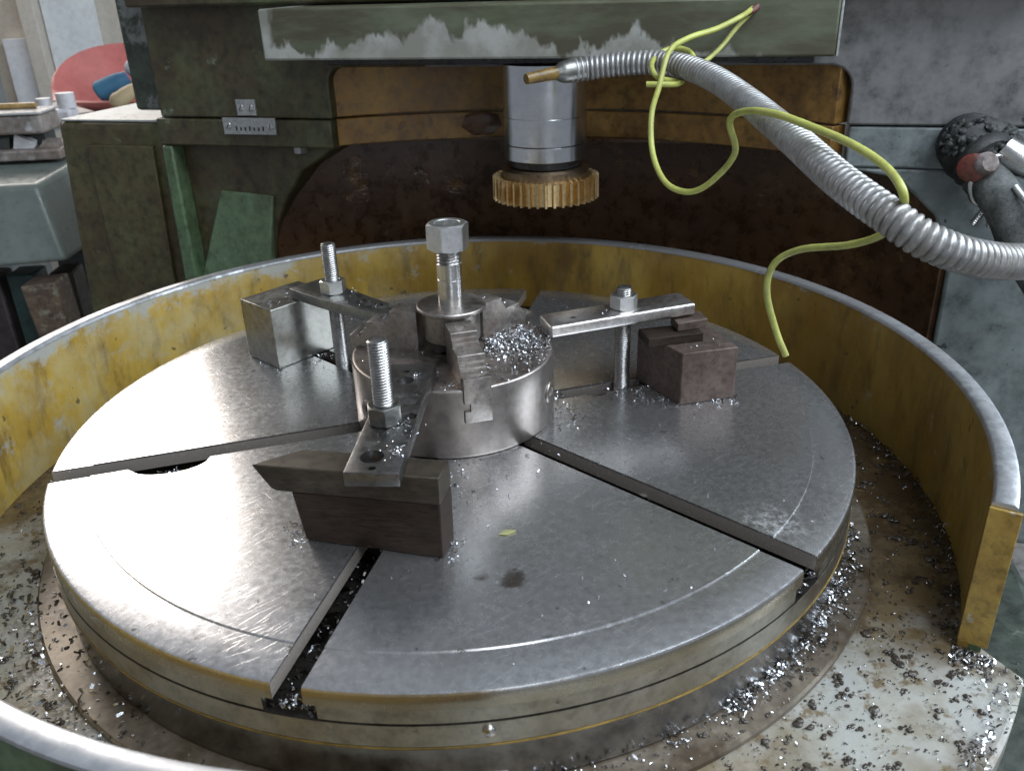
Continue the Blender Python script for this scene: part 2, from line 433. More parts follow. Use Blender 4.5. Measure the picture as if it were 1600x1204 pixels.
MAT['spindle'] = steel('ground_spindle_steel', (0.64,0.645,0.66), (0.74,0.745,0.76), 0.14, 0.24, 9, (0.36,0.38,0.42), (0.66,0.74), pits=None, fine=0.08)
MAT['cutter'] = steel('titanium_coated_cutter', (0.72,0.53,0.27), (0.82,0.64,0.36), 0.28, 0.44, 30, (0.25,0.11,0.045), (0.60,0.70), pits=None)
MAT['cutter_dark'] = steel('dark_cutter_bore', (0.22,0.16,0.10), (0.30,0.22,0.15), 0.3, 0.45, 30)
MAT['conduit'] = steel('grey_conduit', (0.34,0.335,0.33), (0.43,0.425,0.42), 0.30, 0.46, 24, (0.17,0.15,0.125), (0.46,0.70), metal=0.6, pits=None)
MAT['wire'] = paint('yellow_green_wire', (0.50,0.52,0.13), (0.42,0.44,0.10), None, rough=0.40, dirt=(0.20,0.19,0.07), dirt_k=0.7, scale=22, dirt_amt=(0.46,0.66), bump=0.05, fine=0.12)
MAT['red'] = paint('red_plastic', (0.30,0.03,0.025), (0.16,0.02,0.02), rough=0.4, scale=30, dirt_amt=(0.4,0.6))
MAT['plate'] = steel('scale_plate_metal', (0.42,0.43,0.42), (0.52,0.53,0.52), 0.32, 0.48, 40, (0.2,0.21,0.18), (0.55,0.75), metal=0.6)
MAT['grease'] = paint('dusty_grease', (0.022,0.024,0.024), (0.05,0.053,0.05), (0.16,0.16,0.15), (0.62,0.74), 60, 0.6, (0.02,0.02,0.02), (0.45,0.65), 0.8, 1.0)
MAT['hose'] = paint('dusty_rubber_hose', (0.10,0.105,0.10), (0.16,0.165,0.16), None, (0.6,0.7), 60, 0.7, (0.04,0.045,0.045), (0.4,0.6), 0.8, 1.0)
MAT['chip'] = steel('bright_chips', (0.60,0.62,0.66), (0.78,0.79,0.82), 0.12, 0.28, 200, (0.10,0.09,0.085), (0.55,0.62), pits=None)
MAT['chip_dark'] = steel('oily_chips', (0.10,0.092,0.085), (0.20,0.19,0.185), 0.12, 0.28, 200, (0.03,0.025,0.02), (0.48,0.6), pits=None)
MAT['sludge'] = paint('oily_sludge', (0.04,0.03,0.022), (0.075,0.06,0.045), None, rough=0.2, dirt=(0.015,0.012,0.01), scale=40, bump=0.8)
MAT['bed'] = paint('dark_green_bed', (0.035,0.05,0.035), (0.025,0.035,0.025), (0.10,0.13,0.09), (0.62,0.7), 12, 0.4, (0.012,0.012,0.01), (0.4,0.6))
MAT['green_web'] = paint('lit_green_paint', (0.15,0.225,0.125), (0.12,0.185,0.10), (0.30,0.35,0.31), (0.66,0.74), 10, 0.40, (0.07,0.065,0.035), (0.46,0.72), 0.8, 0.35, fine=0.35)  # machine green made lighter: light on the sloped web panel put into the colour
MAT['nozzle'] = paint('oily_brass_tip', (0.24,0.15,0.035), (0.16,0.095,0.025), None, (0.6,0.7), 40, 0.35, (0.05,0.03,0.012), (0.42,0.62), 0.85, 0.4)
MAT['flake'] = paint('yellow_green_flake', (0.42,0.40,0.18), (0.36,0.36,0.16), rough=0.6)
def tray_mat():
    N = Nodes('stained_tray_paint')
    c = N.mix(N.ramp(N.noise(7, 8, 0.65), [(0.36,0.0),(0.64,1.0)]), (0.35,0.355,0.345), (0.27,0.25,0.19))
    x, y, z = N.xyz()
    # brown oil residue has dried up round the back of the tray and along the guard
    yy = N.math('MULTIPLY', N.math('ADD', N.math('MULTIPLY', y, 1.7), 0.60), N.ramp(N.math('ADD', x, 0.5), [(0.30,0.28),(0.60,1.0)]))
    rr = N.math('MULTIPLY', N.math('SUBTRACT', N.dist((0,0,-0.097)), 0.455), 2.2)
    g = N.math('ADD', N.math('MAXIMUM', yy, 0.0), N.math('ADD', N.noise(8, 9, 0.7, N.mapping(loc=(4,1,2))), N.math('MULTIPLY', N.math('MAXIMUM', rr, 0.0), N.math('MAXIMUM', yy, 0.0))))
    c = N.mix(N.math('MULTIPLY', N.ramp(g, [(0.46,0.0),(0.70,1.0)]), 0.9), c, (0.115,0.072,0.024))
    g2 = N.math('ADD', N.math('MAXIMUM', N.math('MULTIPLY', yy, 0.7), 0.0), N.noise(17, 9, 0.75, N.mapping(loc=(9,1,6))))
    c = N.mix(N.ramp(g2, [(0.60,0.0),(0.74,0.9)]), c, (0.05,0.032,0.018))
    sp = N.noise(55, 4, 0.6, N.mapping(loc=(2,8,3)))
    c = N.mix(N.ramp(sp, [(0.58,0.0),(0.66,0.85)]), c, (0.12,0.08,0.035))
    N.color(c)
    N.set('Roughness', N.ramp(N.noise(12, 6, 0.6), [(0.38,0.07),(0.62,0.34)]))
    N.bump(N.noise(45, 6, 0.65), 0.45, 0.002)
    return N.m
MAT['tray'] = tray_mat()

# ------------------------------------------------------------------ the tray floor (setting)
fl = MB().lathe([(0.0,-0.097),(0.20,-0.097),(0.42,-0.097),(0.500,-0.097),(0.548,-0.097),(0.552,-0.100),(0.552,-0.125),(0.0,-0.125)], 180, rf=lambda j,r_,z_,t: (r_ if (R(268) < t < R(323.4)) else min(r_,0.5195), z_)).build('tray_floor', MAT['tray'])
tag(fl, 'stained oily tray floor round the turntable', kind='structure')
bed = MB().lathe([(0.50,-0.126),(0.565,-0.126),(0.575,-0.135),(0.575,-0.60),(0.50,-0.60)], 96, close=True).build('machine_bed', MAT['bed'])
tag(bed, 'dark green machine bed under the tray', 'machine bed')
gf = MB().box(-3.5,3.5,-2.0,3.6,-1.05,-1.0).build('workshop_floor', paint('concrete_floor', (0.12,0.115,0.11),(0.16,0.15,0.14)), None, 0)
tag(gf, kind='structure')

# ------------------------------------------------------------------ turntable
tb = tag(empty('rotary_table'), 'large round slotted steel turntable with scratched top', 'turntable')
RT = 0.4; RG = 0.3626; SLOT = [191.8 + 60*k for k in range(6)]
HW, TW, ZJ = 0.0115, 0.0200, -0.0275
def sector(mb, a0, a1, wa, wb, prof, zb, n=36):
    rows = []
    for r_, z_ in list(prof):
        rows.append((r_, z_))
    nb = len(rows)
    rows += [(r_, zb) for r_, _ in prof][::-1]
    vs = []; fs = []
    m_ = len(rows)
    for i in range(n+1):
        t = i/n
        for r_, z_ in rows:
            s0 = a0 + math.asin(wa(r_)/r_); s1 = a1 - math.asin(wb(r_)/r_)
            a = s0 + (s1-s0)*t
            vs.append((r_*math.cos(a), r_*math.sin(a), z_))
    for i in range(n):
        for j in range(m_):
            j2 = (j+1) % m_
            fs.append((i*m_+j, (i+1)*m_+j, (i+1)*m_+j2, i*m_+j2))
    for base in (0, n*m_):
        for j in range(nb-1):
            fs.append((base+j, base+j+1, base+m_-2-j, base+m_-1-j))
    mb.add(vs, fs)
def bite(base, rc, hl, dp):
    def w(r_):
        t = (r_-rc)/hl
        return base + (dp*math.sqrt(max(0.0, 1-t*t)) if abs(t) < 1 else 0.0)
    return w
rs = [0.088 + (0.352-0.088)*k/66 for k in range(67)]
prof_top = [(q,0.0) for q in rs] + [(RG-0.0012,0.0),(RG-0.0008,-0.0005),(RG-0.0003,-0.0013),(RG+0.0003,-0.0013),(RG+0.0006,-0.0008),(0.372,-0.0008),(RT-0.0028,-0.0008),(RT-0.0010,-0.0014),(RT,-0.0034),(RT,-0.010),(RT,-0.0150)]
prof_low = [(q,-0.0150) for q in rs[::6]] + [(RT-0.0045,-0.0150),(RT-0.0045,-0.0200),(RT-0.0045,ZJ)]
top = MB()
low = MB()
for k in range(6):
    a0, a1 = R(SLOT[k]), R(SLOT[k]+60)
    wa = bite(HW, 0.289, 0.036, 0.0205) if k == 0 else (lambda r_: HW)
    wb = bite(HW, 0.158, 0.012, 0.007) if k == 2 else (lambda r_: HW)
    sector(top, a0, a1, wa, wb, prof_top, -0.0150, 36)
    wl = bite(TW, 0.289, 0.036, 0.012) if k == 0 else (lambda r_: TW)
    sector(low, a0, a1, wl, (lambda r_: TW), prof_low, ZJ, 30)
top.build('table_top', MAT['table'], tb, 30)
low.build('slot_bed', MAT['slot'], tb, 30)
MB().lathe([(0.0,-0.0290),(RT,-0.0290),(RT,-0.0478),(0.398,-0.0486),(0.0,-0.0486)], 180).build('edge_band', MAT['band'], tb, 30)
MB().lathe([(0.0,-0.0289),(0.0,ZJ-0.0004),(0.3999,ZJ-0.0004),(0.3999,-0.0289)], 120).build('slot_floor', MAT['slot'], tb, 30)
for k in range(6):
    d = math.asin(TW/RT)
    MB().lathe([(RT,-0.01502),(RT-0.0005,ZJ+0.0003),(RT-0.0044,ZJ+0.0002),(RT-0.0044,-0.01502)], 40, R(SLOT[k])+d, R(SLOT[k]+60)-d, close=True).build('side_face', MAT['band'], tb, 30)
MB().lathe([(0.395,-0.0486),(0.4004,-0.0487),(0.4007,-0.0494),(0.4004,-0.0502),(0.395,-0.0503)], 180).build('gasket', MAT['gasket'], tb, 60)
MB().lathe([(0.380,-0.0500),(0.3985,-0.0504),(0.3978,-0.0515),(0.3975,-0.0885),(0.3960,-0.0900),(0.380,-0.0900)], 180).build('skirt', MAT['skirt'], tb, 30)
MB().lathe([(0.36,-0.0905),(0.4235,-0.0905),(0.4255,-0.0925),(0.4255,-0.0965),(0.36,-0.0965)], 180).build('base_flange', MAT['flange'], tb, 30)
plug = MB().lathe([(0.0,0.0035),(0.0025,0.0033),(0.0042,0.0022),(0.0048,0.0),(0.0048,-0.004)], 20).build('grease_plug', MAT['bright'], tb)
plug.location = (0.008,-0.3999,-0.0362); plug.rotation_euler = (R(90),0,R(1))

# ------------------------------------------------------------------ guard ring
gd = tag(empty('splash_guard'), 'yellow round splash guard with bare metal rim round the turntable', 'splash guard')
A0, A1 = R(-36.6), R(271.6)
RI, RO, ZT, ZF = 0.5015, 0.5190, 0.046, -0.0968
MB().lathe([(RI,ZF),(RI,-0.06),(RI,-0.02),(RI,0.02),(RI,ZT-0.0045),(RI+0.008,ZT-0.0045),(RI+0.008,ZF)], 170, A0, A1, close=True).build('inner_wall', MAT['yellow'], gd, 35)
MB().lathe([(RI+0.0082,ZF),(RI+0.0082,ZT-0.0045),(RO,ZT-0.0045),(RO,-0.02),(RO,ZF)], 170, A0+0.0004, A1-0.0004, close=True).build('outer_wall', MAT['green_light'], gd, 35)
MB().lathe([(RI-0.0006,ZT-0.0044),(RI+0.0002,ZT-0.0016),(RI+0.0022,ZT),(RO-0.0025,ZT),(RO+0.0002,ZT-0.0016),(RO+0.0006,ZT-0.0044)], 170, A0-0.0008, A1+0.0008, close=True).build('rim', MAT['rim'], gd, 50)
def radial_plate(name, ang, r0, r1, z0, z1, th, mat):
    mb = MB().box(r0, r1, -th, th, z0, z1)
    o = mb.build(name, mat, gd, 30, 0.0006)
    o.rotation_euler = (0,0,ang); return o
radial_plate('end_plate', A0-0.004, RI-0.001, RO+0.004, ZF+0.008, ZT-0.0046, 0.0018, MAT['yellow_end'])
radial_plate('end_plate', A1+0.004, RI-0.001, RO+0.001, ZF+0.002, ZT-0.0046, 0.0018, MAT['yellow'])

# ------------------------------------------------------------------ chuck
ZC = 0.0735; RC = 0.1035
ck = tag(empty('lathe_chuck'), 'brown steel three-jaw chuck bolted at the middle of the turntable', 'chuck')
MB().lathe([(0.02,0.0004),(RC-0.002,0.0004),(RC-0.0006,0.0016),(RC,0.004),(RC,ZC-0.0026),(RC-0.0004,ZC-0.0016),(RC-0.0013,ZC-0.0007)], 120).build('body', MAT['chuck'], ck, 40)
MB().lathe([(0.02,ZC-0.012),(0.02,ZC),(RC-0.004,ZC),(RC-0.0024,ZC-0.0002),(RC-0.0013,ZC-0.0008)], 120).build('face', MAT['chuck_top'], ck, 40)
JW = 0.0132
jaw_prof = [(0.1075,0.0405),(0.1075,0.0855),(0.1045,0.0862),(0.0975,0.0862),(0.0975,0.0850),(0.0950,0.0850),(0.0950,0.0895),(0.0910,0.0895),(0.0910,0.0940),(0.0872,0.0940),(0.0872,0.1004),(0.0862,0.1010),(0.0690,0.1010),
            (0.0690,0.1000),(0.0665,0.1000),(0.0665,0.1045),(0.0638,0.1045),(0.0638,0.1085),(0.0612,0.1085),(0.0612,0.1134),(0.0602,0.1140),(0.0325,0.1140),(0.0325,0.0600),(0.0500,0.0405)]
for k, az in enumerate((-79.0, 41.0, 161.0)):
    j = MB().loft([(x,-JW,z) for x,z in jaw_prof], [(x,JW,z) for x,z in jaw_prof]).build('jaw', MAT['jaw'], ck, 30, 0.0006, 2)
    cut(j, [MB().box(0.03,0.12,-0.03,-JW+0.0062,0.0525,0.0605)])      # guide groove on the flank
    j.rotation_euler = (0,0,R(az))
for az in (-24.0, 96.0, 214.0):
    mb = MB()
    prof = [(0.0055,-0.010),(0.0055,0.0012),(0.0070,0.0018),(0.0105,0.0018),(0.0115,0.0008),(0.0115,-0.006)]
    mb.lathe(prof, 32)
    b = mb.build('key_socket', MAT['jaw'], ck, 40)
    x, y = pol(RC, az)
    b.matrix_local = Matrix.Translation((x,y,0.036)) @ Matrix.Rotation(R(az),4,'Z') @ Matrix.Rotation(R(90),4,'Y')

# ------------------------------------------------------------------ nuts and threads
def hex_nut(mb, af, z0, z1, hole, rz=0.0, n=72):
    def hr(t):
        u = (t - rz) % (math.pi/3) - math.pi/6
        return (af/2)/math.cos(u)
    prof = [('h',z0),('c',z0),('x',z0),('x',z1),('c',z1),('k',z1),('h',z1-0.0008)]
    def rf(j, r_, z_, t):
        kind = prof[j][0]
        if kind == 'h': return hole, z_
        if kind == 'k': return hole+0.0010, z_
        if kind == 'c': return af/2*0.97, z_
        d = (hr(t)-af/2*0.97)*0.58
        return hr(t), (z_+d if j == 2 else z_-d)
    mb.lathe([(0.0,q[1]) for q in prof], n, close=True, rf=rf)
    return mb
def thread(mb, r_, pitch, z0, z1, depth=None, n=20):
    depth = depth or pitch*0.52
    steps = max(4, int((z1-z0)/pitch*6))
    vs = []; fs = []
    for i in range(steps+1):
        z = z0 + (z1-z0)*i/steps
        for k in range(n):
            t = 2*math.pi*k/n
            ph = (z/pitch - k/n) % 1.0
            tri = abs(ph*2-1)
            edge = min(1.0, (z1-z)/(pitch*0.6))
            rr = r_ - depth*(1-tri) - (1-edge)*depth*0.8
            vs.append((rr*math.cos(t), rr*math.sin(t), z))
    for i in range(steps):
        for k in range(n):
            k2 = (k+1) % n
            fs.append((i*n+k, i*n+k2, (i+1)*n+k2, (i+1)*n+k))
    fs.append(tuple(range(steps*n, steps*n+n))); fs.append(tuple(range(n-1,-1,-1)))
    mb.add(vs, fs)
    return mb

# ------------------------------------------------------------------ mandrel in the chuck
md = tag(empty('work_mandrel'), 'bright flanged arbor with a tall hex nut standing in the chuck', 'mandrel')
md.rotation_euler = (0, R(0.6), 0)
MB().lathe([(0.0,0.086),(0.0270,0.086),(0.0285,0.0875),(0.0285,0.1165),(0.0342,0.1172),(0.0350,0.1182),(0.0350,0.1205),(0.0340,0.1216),(0.0240,0.1228),(0.0,0.1228)], 80).build('flange', MAT['jaw'], md, 30)
MB().lathe([(0.0,0.1225),(0.0126,0.1225),(0.0126,0.1480),(0.0121,0.1484),(0.0121,0.1490),(0.0126,0.1494),(0.0126,0.1640),(0.0112,0.1650),(0.0,0.1650)], 48).build('shank', MAT['bright'], md, 30)
thread(MB(), 0.0121, 0.0030, 0.1640, 0.1850, n=36).build('thread', MAT['stud'], md, 60)
nm = hex_nut(MB(), 0.0372, 0.1785, 0.2045, 0.0122, R(12))
nut = nm.build('hex_nut', MAT['zinc'], md, 25)

# ------------------------------------------------------------------ clamps
def stud(name, deg, r_, z1, znut, label, nut_h=0.016, rz=0.0, xy=None, nmat='zinc'):
    x, y = xy if xy else pol(r_, deg)
    t = tag(empty(name, (x,y,0)), label, 'clamp stud', 'clamp studs round the chuck')
    thread(MB(), 0.0088, 0.0025, -0.026, z1).build('threaded_rod', MAT['stud'], t, 60)
    hex_nut(MB(), 0.0265, znut, znut+nut_h, 0.0080, rz).build('nut', MAT[nmat], t, 25)
    return t
ZS = 0.0745
# front clamp
f1 = MB().loft([(-0.131,-0.2172,0.0004),(-0.018,-0.2575,0.0004),(-0.0085,-0.2310,0.0004),(-0.1215,-0.1907,0.0004)],
               [(-0.1362,-0.2205,0.0495),(-0.0175,-0.2545,0.0495),(-0.0080,-0.2280,0.0495),(-0.1265,-0.1940,0.0495)])
o = f1.build('packing_block', MAT['block_brown'], None, 30, 0.0012)
tag(o, 'dark brown rusty packing block at the front, straddling a table slot', 'block', 'packing blocks on the turntable')
f2 = MB().loft([(-0.1530,-0.2135,0.0498),(-0.1478,-0.2180,0.0498),(-0.0170,-0.2560,0.0498),(-0.0085,-0.2290,0.0498),(-0.1290,-0.1945,0.0498)],
               [(-0.1655,-0.2150,ZS-0.0004),(-0.1490,-0.2200,ZS-0.0004),(-0.0170,-0.2562,ZS-0.0004),(-0.0085,-0.2300,ZS-0.0004),(-0.1260,-0.1955,ZS-0.0004)])
o = f2.build('packing_bar', MAT['block_olive'], None, 30, 0.0010)
tag(o, 'tarnished steel bar with a pointed end lying on the front brown block', 'bar')
LS, WS = 0.1985, 0.0425
poly = rot2([(-LS/2,-WS/2),(LS/2,-WS/2),(LS/2,WS/2),(-LS/2,WS/2)], R(81.6), (-0.0522,-0.1640))
o = MB().prism(poly, ZS, ZS+0.0125).build('clamp_strap', MAT['strap_dark'], None, 30, 0.0010)
def drill(x, y, r_, z0=0.02, z1=0.2): return MB().lathe([(0.00001,z0),(r_,z0),(r_,z1),(0.00001,z1)], 28, c=(x,y))
cut(o, [drill(-0.0672,-0.2385,0.0095), drill(-0.0450,-0.1030,0.0080), drill(-0.0660,-0.2560,0.0028), drill(-0.0440,-0.0830,0.0028), drill(-0.0390,-0.1750,0.0055)])
tag(o, 'dark drilled clamp strap running from the pointed bar to the chuck', 'clamp strap', 'clamp straps')
stud('clamp_stud', 251.8, 0.19, 0.1605, ZS+0.0127, 'tall threaded clamp stud through the dark drilled strap', 0.0165, R(34), None, 'strap_grey')
# rear clamp
bl = MB().prism([(-0.2525,0.1880),(-0.2082,0.1400),(-0.1470,0.1997),(-0.1910,0.2470)], 0.0004, 0.0750)
o = bl.build('packing_block', MAT['block_steel'], None, 30, 0.0010)
tag(o, 'tall pale ground steel packing block behind, beside the yellow guard', 'block', 'packing blocks on the turntable')
def strap_line(u, v):           # u along the slot line outwards, v to its side
    d = R(131.8)
    return (u*math.cos(d)-v*math.sin(d), u*math.sin(d)+v*math.cos(d))
edge = [(0.262,0.0225),(0.235,0.0225),(0.205,0.0215),(0.175,0.0190),(0.145,0.0150),(0.115,0.0095),(0.085,0.0030)]
far = [(0.085,-0.019),(0.262,-0.0245)]
poly = [strap_line(u,v) for u,v in edge] + [strap_line(u,v) for u,v in far]
o = MB().prism(poly, 0.0755, 0.0875).build('clamp_strap', MAT['strap_grey'], None, 30, 0.0009)
x1, y1 = strap_line(0.158, -0.005); x2, y2 = strap_line(0.130,-0.010)
cut(o, [drill(x1,y1,0.0075), drill(x2,y2,0.0045)])
tag(o, 'grey clamp strap on the tall pale block behind the chuck', 'clamp strap', 'clamp straps')
stud('clamp_stud', 131.8, 0.207, 0.1465, 0.0877, 'threaded clamp stud through the grey strap behind the chuck', 0.0155, R(20), (-0.1355,0.1570))
# right clamp
br = MB().prism([(0.2366,-0.0215),(0.2985,-0.0125),(0.2830,0.0590),(0.2050,0.0500)], 0.0004, 0.0595)
o = br.build('packing_block', MAT['block_rust'], None, 30, 0.0012)
tag(o, 'reddish brown packing block under the bright clamp strap', 'block', 'packing blocks on the turntable')
pk = MB().prism(rot2([(-0.040,-0.014),(0.022,-0.014),(0.022,0.016),(-0.040,0.016)], R(8), (0.2430,0.0190)), 0.0598, 0.0695)
o = pk.build('packing_plate', MAT['block_brown'], None, 30, 0.0008)
tag(o, 'small dark packing plate on top of the reddish block', 'packing plate')
pw = MB().loft([(0.240,0.014,0.0698),(0.272,0.020,0.0698),(0.270,0.044,0.0698),(0.238,0.038,0.0698)],
               [(0.240,0.014,0.0788),(0.274,0.020,0.0805),(0.272,0.044,0.0805),(0.238,0.038,0.0788)])
o = pw.build('packing_wedge', MAT['block_rust'], None, 30, 0.0008)
tag(o, 'thin rusty wedge between the bright strap end and the packing plate', 'wedge')
SL, SW = 0.1640, 0.0400
rs_ = MB().box(-SL/2, SL/2, -SW/2, SW/2, -0.0066, 0.0066)
o = rs_.build('clamp_strap', MAT['strap_bright'], None, 30, 0.0030, 3)
cut(o, [drill(0.0615,0.004,0.0042,-0.1,0.1), drill(-0.052,-0.004,0.0030,-0.1,0.1)])
o.matrix_world = Matrix.Translation((0.1790,0.0345,0.0856)) @ Matrix.Rotation(R(10.3),4,'Z') @ Matrix.Rotation(R(-2.0),4,'Y')
tag(o, 'bright worn steel clamp strap reaching from the chuck to the reddish block', 'clamp strap', 'clamp straps')
stud('clamp_stud', 11.8, 0.190, 0.1155, 0.0925, 'short clamp stud through the bright steel strap', 0.0150, R(4), (0.1858,0.0375))

# ------------------------------------------------------------------ machine column (own frame: x to its right, y away from the table)
PSI = R(-20.5)
def mempty(name): return empty(name, (0,0,0), PSI)
mc = tag(mempty('machine_column'), 'green and grey machine column with rounded ochre recess behind the turntable', 'machine column', kind='thing')
B0 = 0.490
def fillet(c, r_, a0, a1, n=6):
    return [(c[0]+r_*math.cos(R(a0+(a1-a0)*k/n)), c[1]+r_*math.sin(R(a0+(a1-a0)*k/n))) for k in range(n+1)]
ZSM, ZB, ZO = 0.2245, 0.1790, 0.3000
# upper casting: left cheek, right cheek, lintel over the recess
MB().prism_b([(-0.668,ZSM)] + [(-0.358,ZSM)] + fillet((-0.336,ZO-0.022),0.022,180,90) + [(-0.20,ZO),(-0.20,0.80),(-0.668,0.80)], B0, 0.66).build('cheek', MAT['green'], mc, 30, 0.003)
MB().prism_b([(-0.1995,ZO)] + fillet((0.366,ZO-0.030),0.030,90,0) + [(0.396,ZSM),(1.10,ZSM),(1.10,0.80),(-0.1995,0.80)], B0, 0.66).build('cheek', MAT['grey_col'], mc, 30, 0.003)
# lower flange below the joint
MB().prism_b([(-0.680,ZB),(-0.362,ZB),(-0.362,ZSM-0.0022),(-0.680,ZSM-0.0022)], B0+0.0005, 0.66).build('lower_flange', MAT['green'], mc, 30, 0.003)
MB().prism_b([(0.400,ZB-0.010),(1.10,ZB-0.010),(1.10,ZSM-0.0022),(0.400,ZSM-0.0022)], B0+0.0005, 0.66).build('lower_flange', MAT['grey_low'], mc, 30, 0.003)
def arc(name, r_, z0, z1, mat, lim=(52.3,125.4), n=60, th=0.03):
    return MB().lathe([(r_,z0),(r_+th,z0),(r_+th,z1),(r_,z1)], n, R(lim[0]), R(lim[1]), close=True).build(name, mat, mc, 40, 0.0015)
arc('recess_wall', 0.622, ZSM, ZO+0.03, MAT['ochre'])
arc('recess_wall', 0.619, ZB+0.002, ZSM-0.0025, MAT['ochre'])
# legs and the dark hollow below
MB().prism_b([(-0.694,-0.30),(-0.660,-0.30),(-0.660,ZB-0.001),(-0.680,ZB-0.001)], B0+0.001, 0.60).build('leg_edge', MAT['green_light'], mc, 30, 0.004)
leg = MB().prism_b([(-0.6595,-0.30),(-0.520,-0.30),(-0.512,0.00),(-0.500,0.045),(-0.478,0.085),(-0.440,0.135),(-0.385,0.168),(-0.365,ZB-0.001),(-0.6595,ZB-0.001)], B0+0.032, 0.72)
leg.build('leg_panel', MAT['green'], mc, 30, 0.003)
fa = [(-0.598,0.100,0.516),(-0.498,0.094,0.516),(-0.513,0.0,0.507),(-0.520,-0.30,0.494),(-0.657,-0.30,0.494),(-0.657,-0.05,0.503)]
MB().loft([(x,0.5225,z) for x,z,b in fa], [(x,b,z) for x,z,b in fa]).build('web_panel', MAT['green_web'], mc, 30, 0.003)
MB().prism_b([(0.556,-0.40),(1.10,-0.40),(1.10,ZB-0.011),(0.400,ZB-0.011),(0.47,0.155),(0.525,0.105),(0.552,0.03)], B0+0.002, 0.72).build('leg_panel', MAT['grey_low'], mc, 30, 0.004)
arc('hollow_wall', 0.735, -0.35, ZB-0.002, MAT['cavity'], (42.3,134.0), 60, 0.02)
MB().box(-0.66,0.80,0.500,0.76,-0.36,-0.34).build('hollow_floor', MAT['cavity'], mc, 0)
MB().box(-0.50,0.60,0.60,0.76,ZB-0.0012,ZB+0.004).build('hollow_ceiling', MAT['cavity'], mc, 0)
MB().box(-0.765,-0.682,0.555,0.66,0.2250,0.80).build('side_strip', MAT['strip'], mc, 30, 0.006)
bo = hex_nut(MB(), 0.020, 0.0, 0.010, 0.0015, 0).build('flange_bolt', MAT['stud'], mc, 30); bo.location = (-0.428,B0+0.014,ZB-0.010)
# plugged casting mark on the lower recess wall
o = MB().lathe([(0.0,0.002),(0.022,0.0022),(0.027,0.0)], 7).build('core_plug', MAT['cavity'], mc, 30)
th = R(104); o.matrix_local = Matrix.Translation((0.617*math.cos(th),0.617*math.sin(th),0.204)) @ Matrix.Rotation(th,4,'Z') @ Matrix.Rotation(R(-90),4,'Y') @ Matrix.Scale(0.75,4,(1,0,0)) @ Matrix.Scale(1.25,4,(0,1,0))

# scale plates on the column
def plate(name, label, a0, a1, z0, z1, screws, ticks=0):
    t = tag(mempty(name), label, 'scale plate', 'small metal plates on the column')
    MB().box(a0,a1,B0-0.0060,B0-0.0008,z0,z1).build('plate', MAT['plate'], t, 30, 0.0008)
    for (sa, sz) in screws:
        s_ = MB().lathe([(0.0,0.0013),(0.0040,0.0012),(0.0052,0.0008),(0.0058,0.0)], 20).build('screw', MAT['zinc'], t, 30)
        s_.location = (sa,B0-0.0060,sz); s_.rotation_euler = (R(90),0,0)
        g = MB().box(-0.0044,0.0044,-0.0006,0.0006,0.0008,0.0015).build('screw_slot', MAT['black'], s_, 0)
        g.rotation_euler = (0,0,R(40 + 300*sa))
    for k in range(ticks):
        x = a0+0.024+k*(a1-a0-0.046)/(ticks-1)
        MB().box(x-0.0013,x+0.0013,B0-0.0064,B0-0.0058,z0+0.006,z0+0.0115 if k % 3 else z0+0.013).build('tick_mark', MAT['black'], t, 0)
    return t
plate('pointer_plate', 'small square plate with two screws above the engraved scale plate', -0.521,-0.487,0.2290,0.2535, [(-0.513,0.241),(-0.496,0.241)])
plate('scale_plate', 'long engraved scale plate with two screws on the green flange', -0.550,-0.456,0.1995,0.2255, [(-0.541,0.2130),(-0.465,0.2130)], 7)

# ------------------------------------------------------------------ head bar, spindle, cutter
hb = tag(mempty('head_bar'), 'long green bar with peeling paint across the top', 'machine bar')
BF = 0.345
MB().box(-0.376,0.361,BF,0.62,0.3225,0.3870).build('bar', MAT['bar'], hb, 30, 0.003)
MB().box(-0.30,0.340,BF+0.035,0.60,0.3125,0.3222).build('under_plate', MAT['black'], hb, 30, 0.002)
MB().box(-0.66,0.60,BF+0.10,0.66,0.3900,0.60).build('upper_slide', MAT['green'], hb, 30, 0.004)
MB().box(0.3612,0.3640,BF+0.001,BF+0.02,0.3225,0.3870).build('edge_strip', MAT['plate'], hb, 30, 0.0006)
sp = tag(empty('spindle', (-0.416*math.sin(PSI), 0.416*math.cos(PSI), 0), PSI), 'polished steel spindle sleeve hanging below the head bar', 'spindle')
MB().lathe([(0.0,0.312),(0.0570,0.312),(0.0570,0.2460),(0.0566,0.2455),(0.0570,0.2450),(0.0570,0.2105),(0.0558,0.2098),(0.0,0.2098)], 96).build('sleeve', MAT['spindle'], sp, 30)
MB().lathe([(0.0,0.2092),(0.0558,0.2092),(0.0570,0.2084),(0.0570,0.1900),(0.0550,0.1880),(0.0,0.1880)], 96).build('collar', MAT['spindle'], sp, 30)
MB().lathe([(0.0,0.1885),(0.0490,0.1885),(0.0490,0.1790),(0.0470,0.1780),(0.0,0.1780)], 72).build('clamp_ring', MAT['black'], sp, 30)
gc = tag(empty('gear_cutter', (-0.416*math.sin(PSI), 0.416*math.cos(PSI), 0), PSI), 'gold coated toothed gear cutter at the bottom of the spindle', 'gear cutter')
mb = MB()
NT, ro, ri = 40, 0.0745, 0.0645
ring = []
for k in range(NT):
    for fr, rr in ((0.00,ri),(0.30,ri),(0.42,ro),(0.68,ro),(0.80,ri)):
        t = 2*math.pi*(k+fr)/NT
        ring.append((rr*math.cos(t), rr*math.sin(t)))
n_ = len(ring)
zt, zb = 0.1665, 0.1335
inn = [(0.060*math.cos(2*math.pi*k/n_), 0.060*math.sin(2*math.pi*k/n_)) for k in range(n_)]
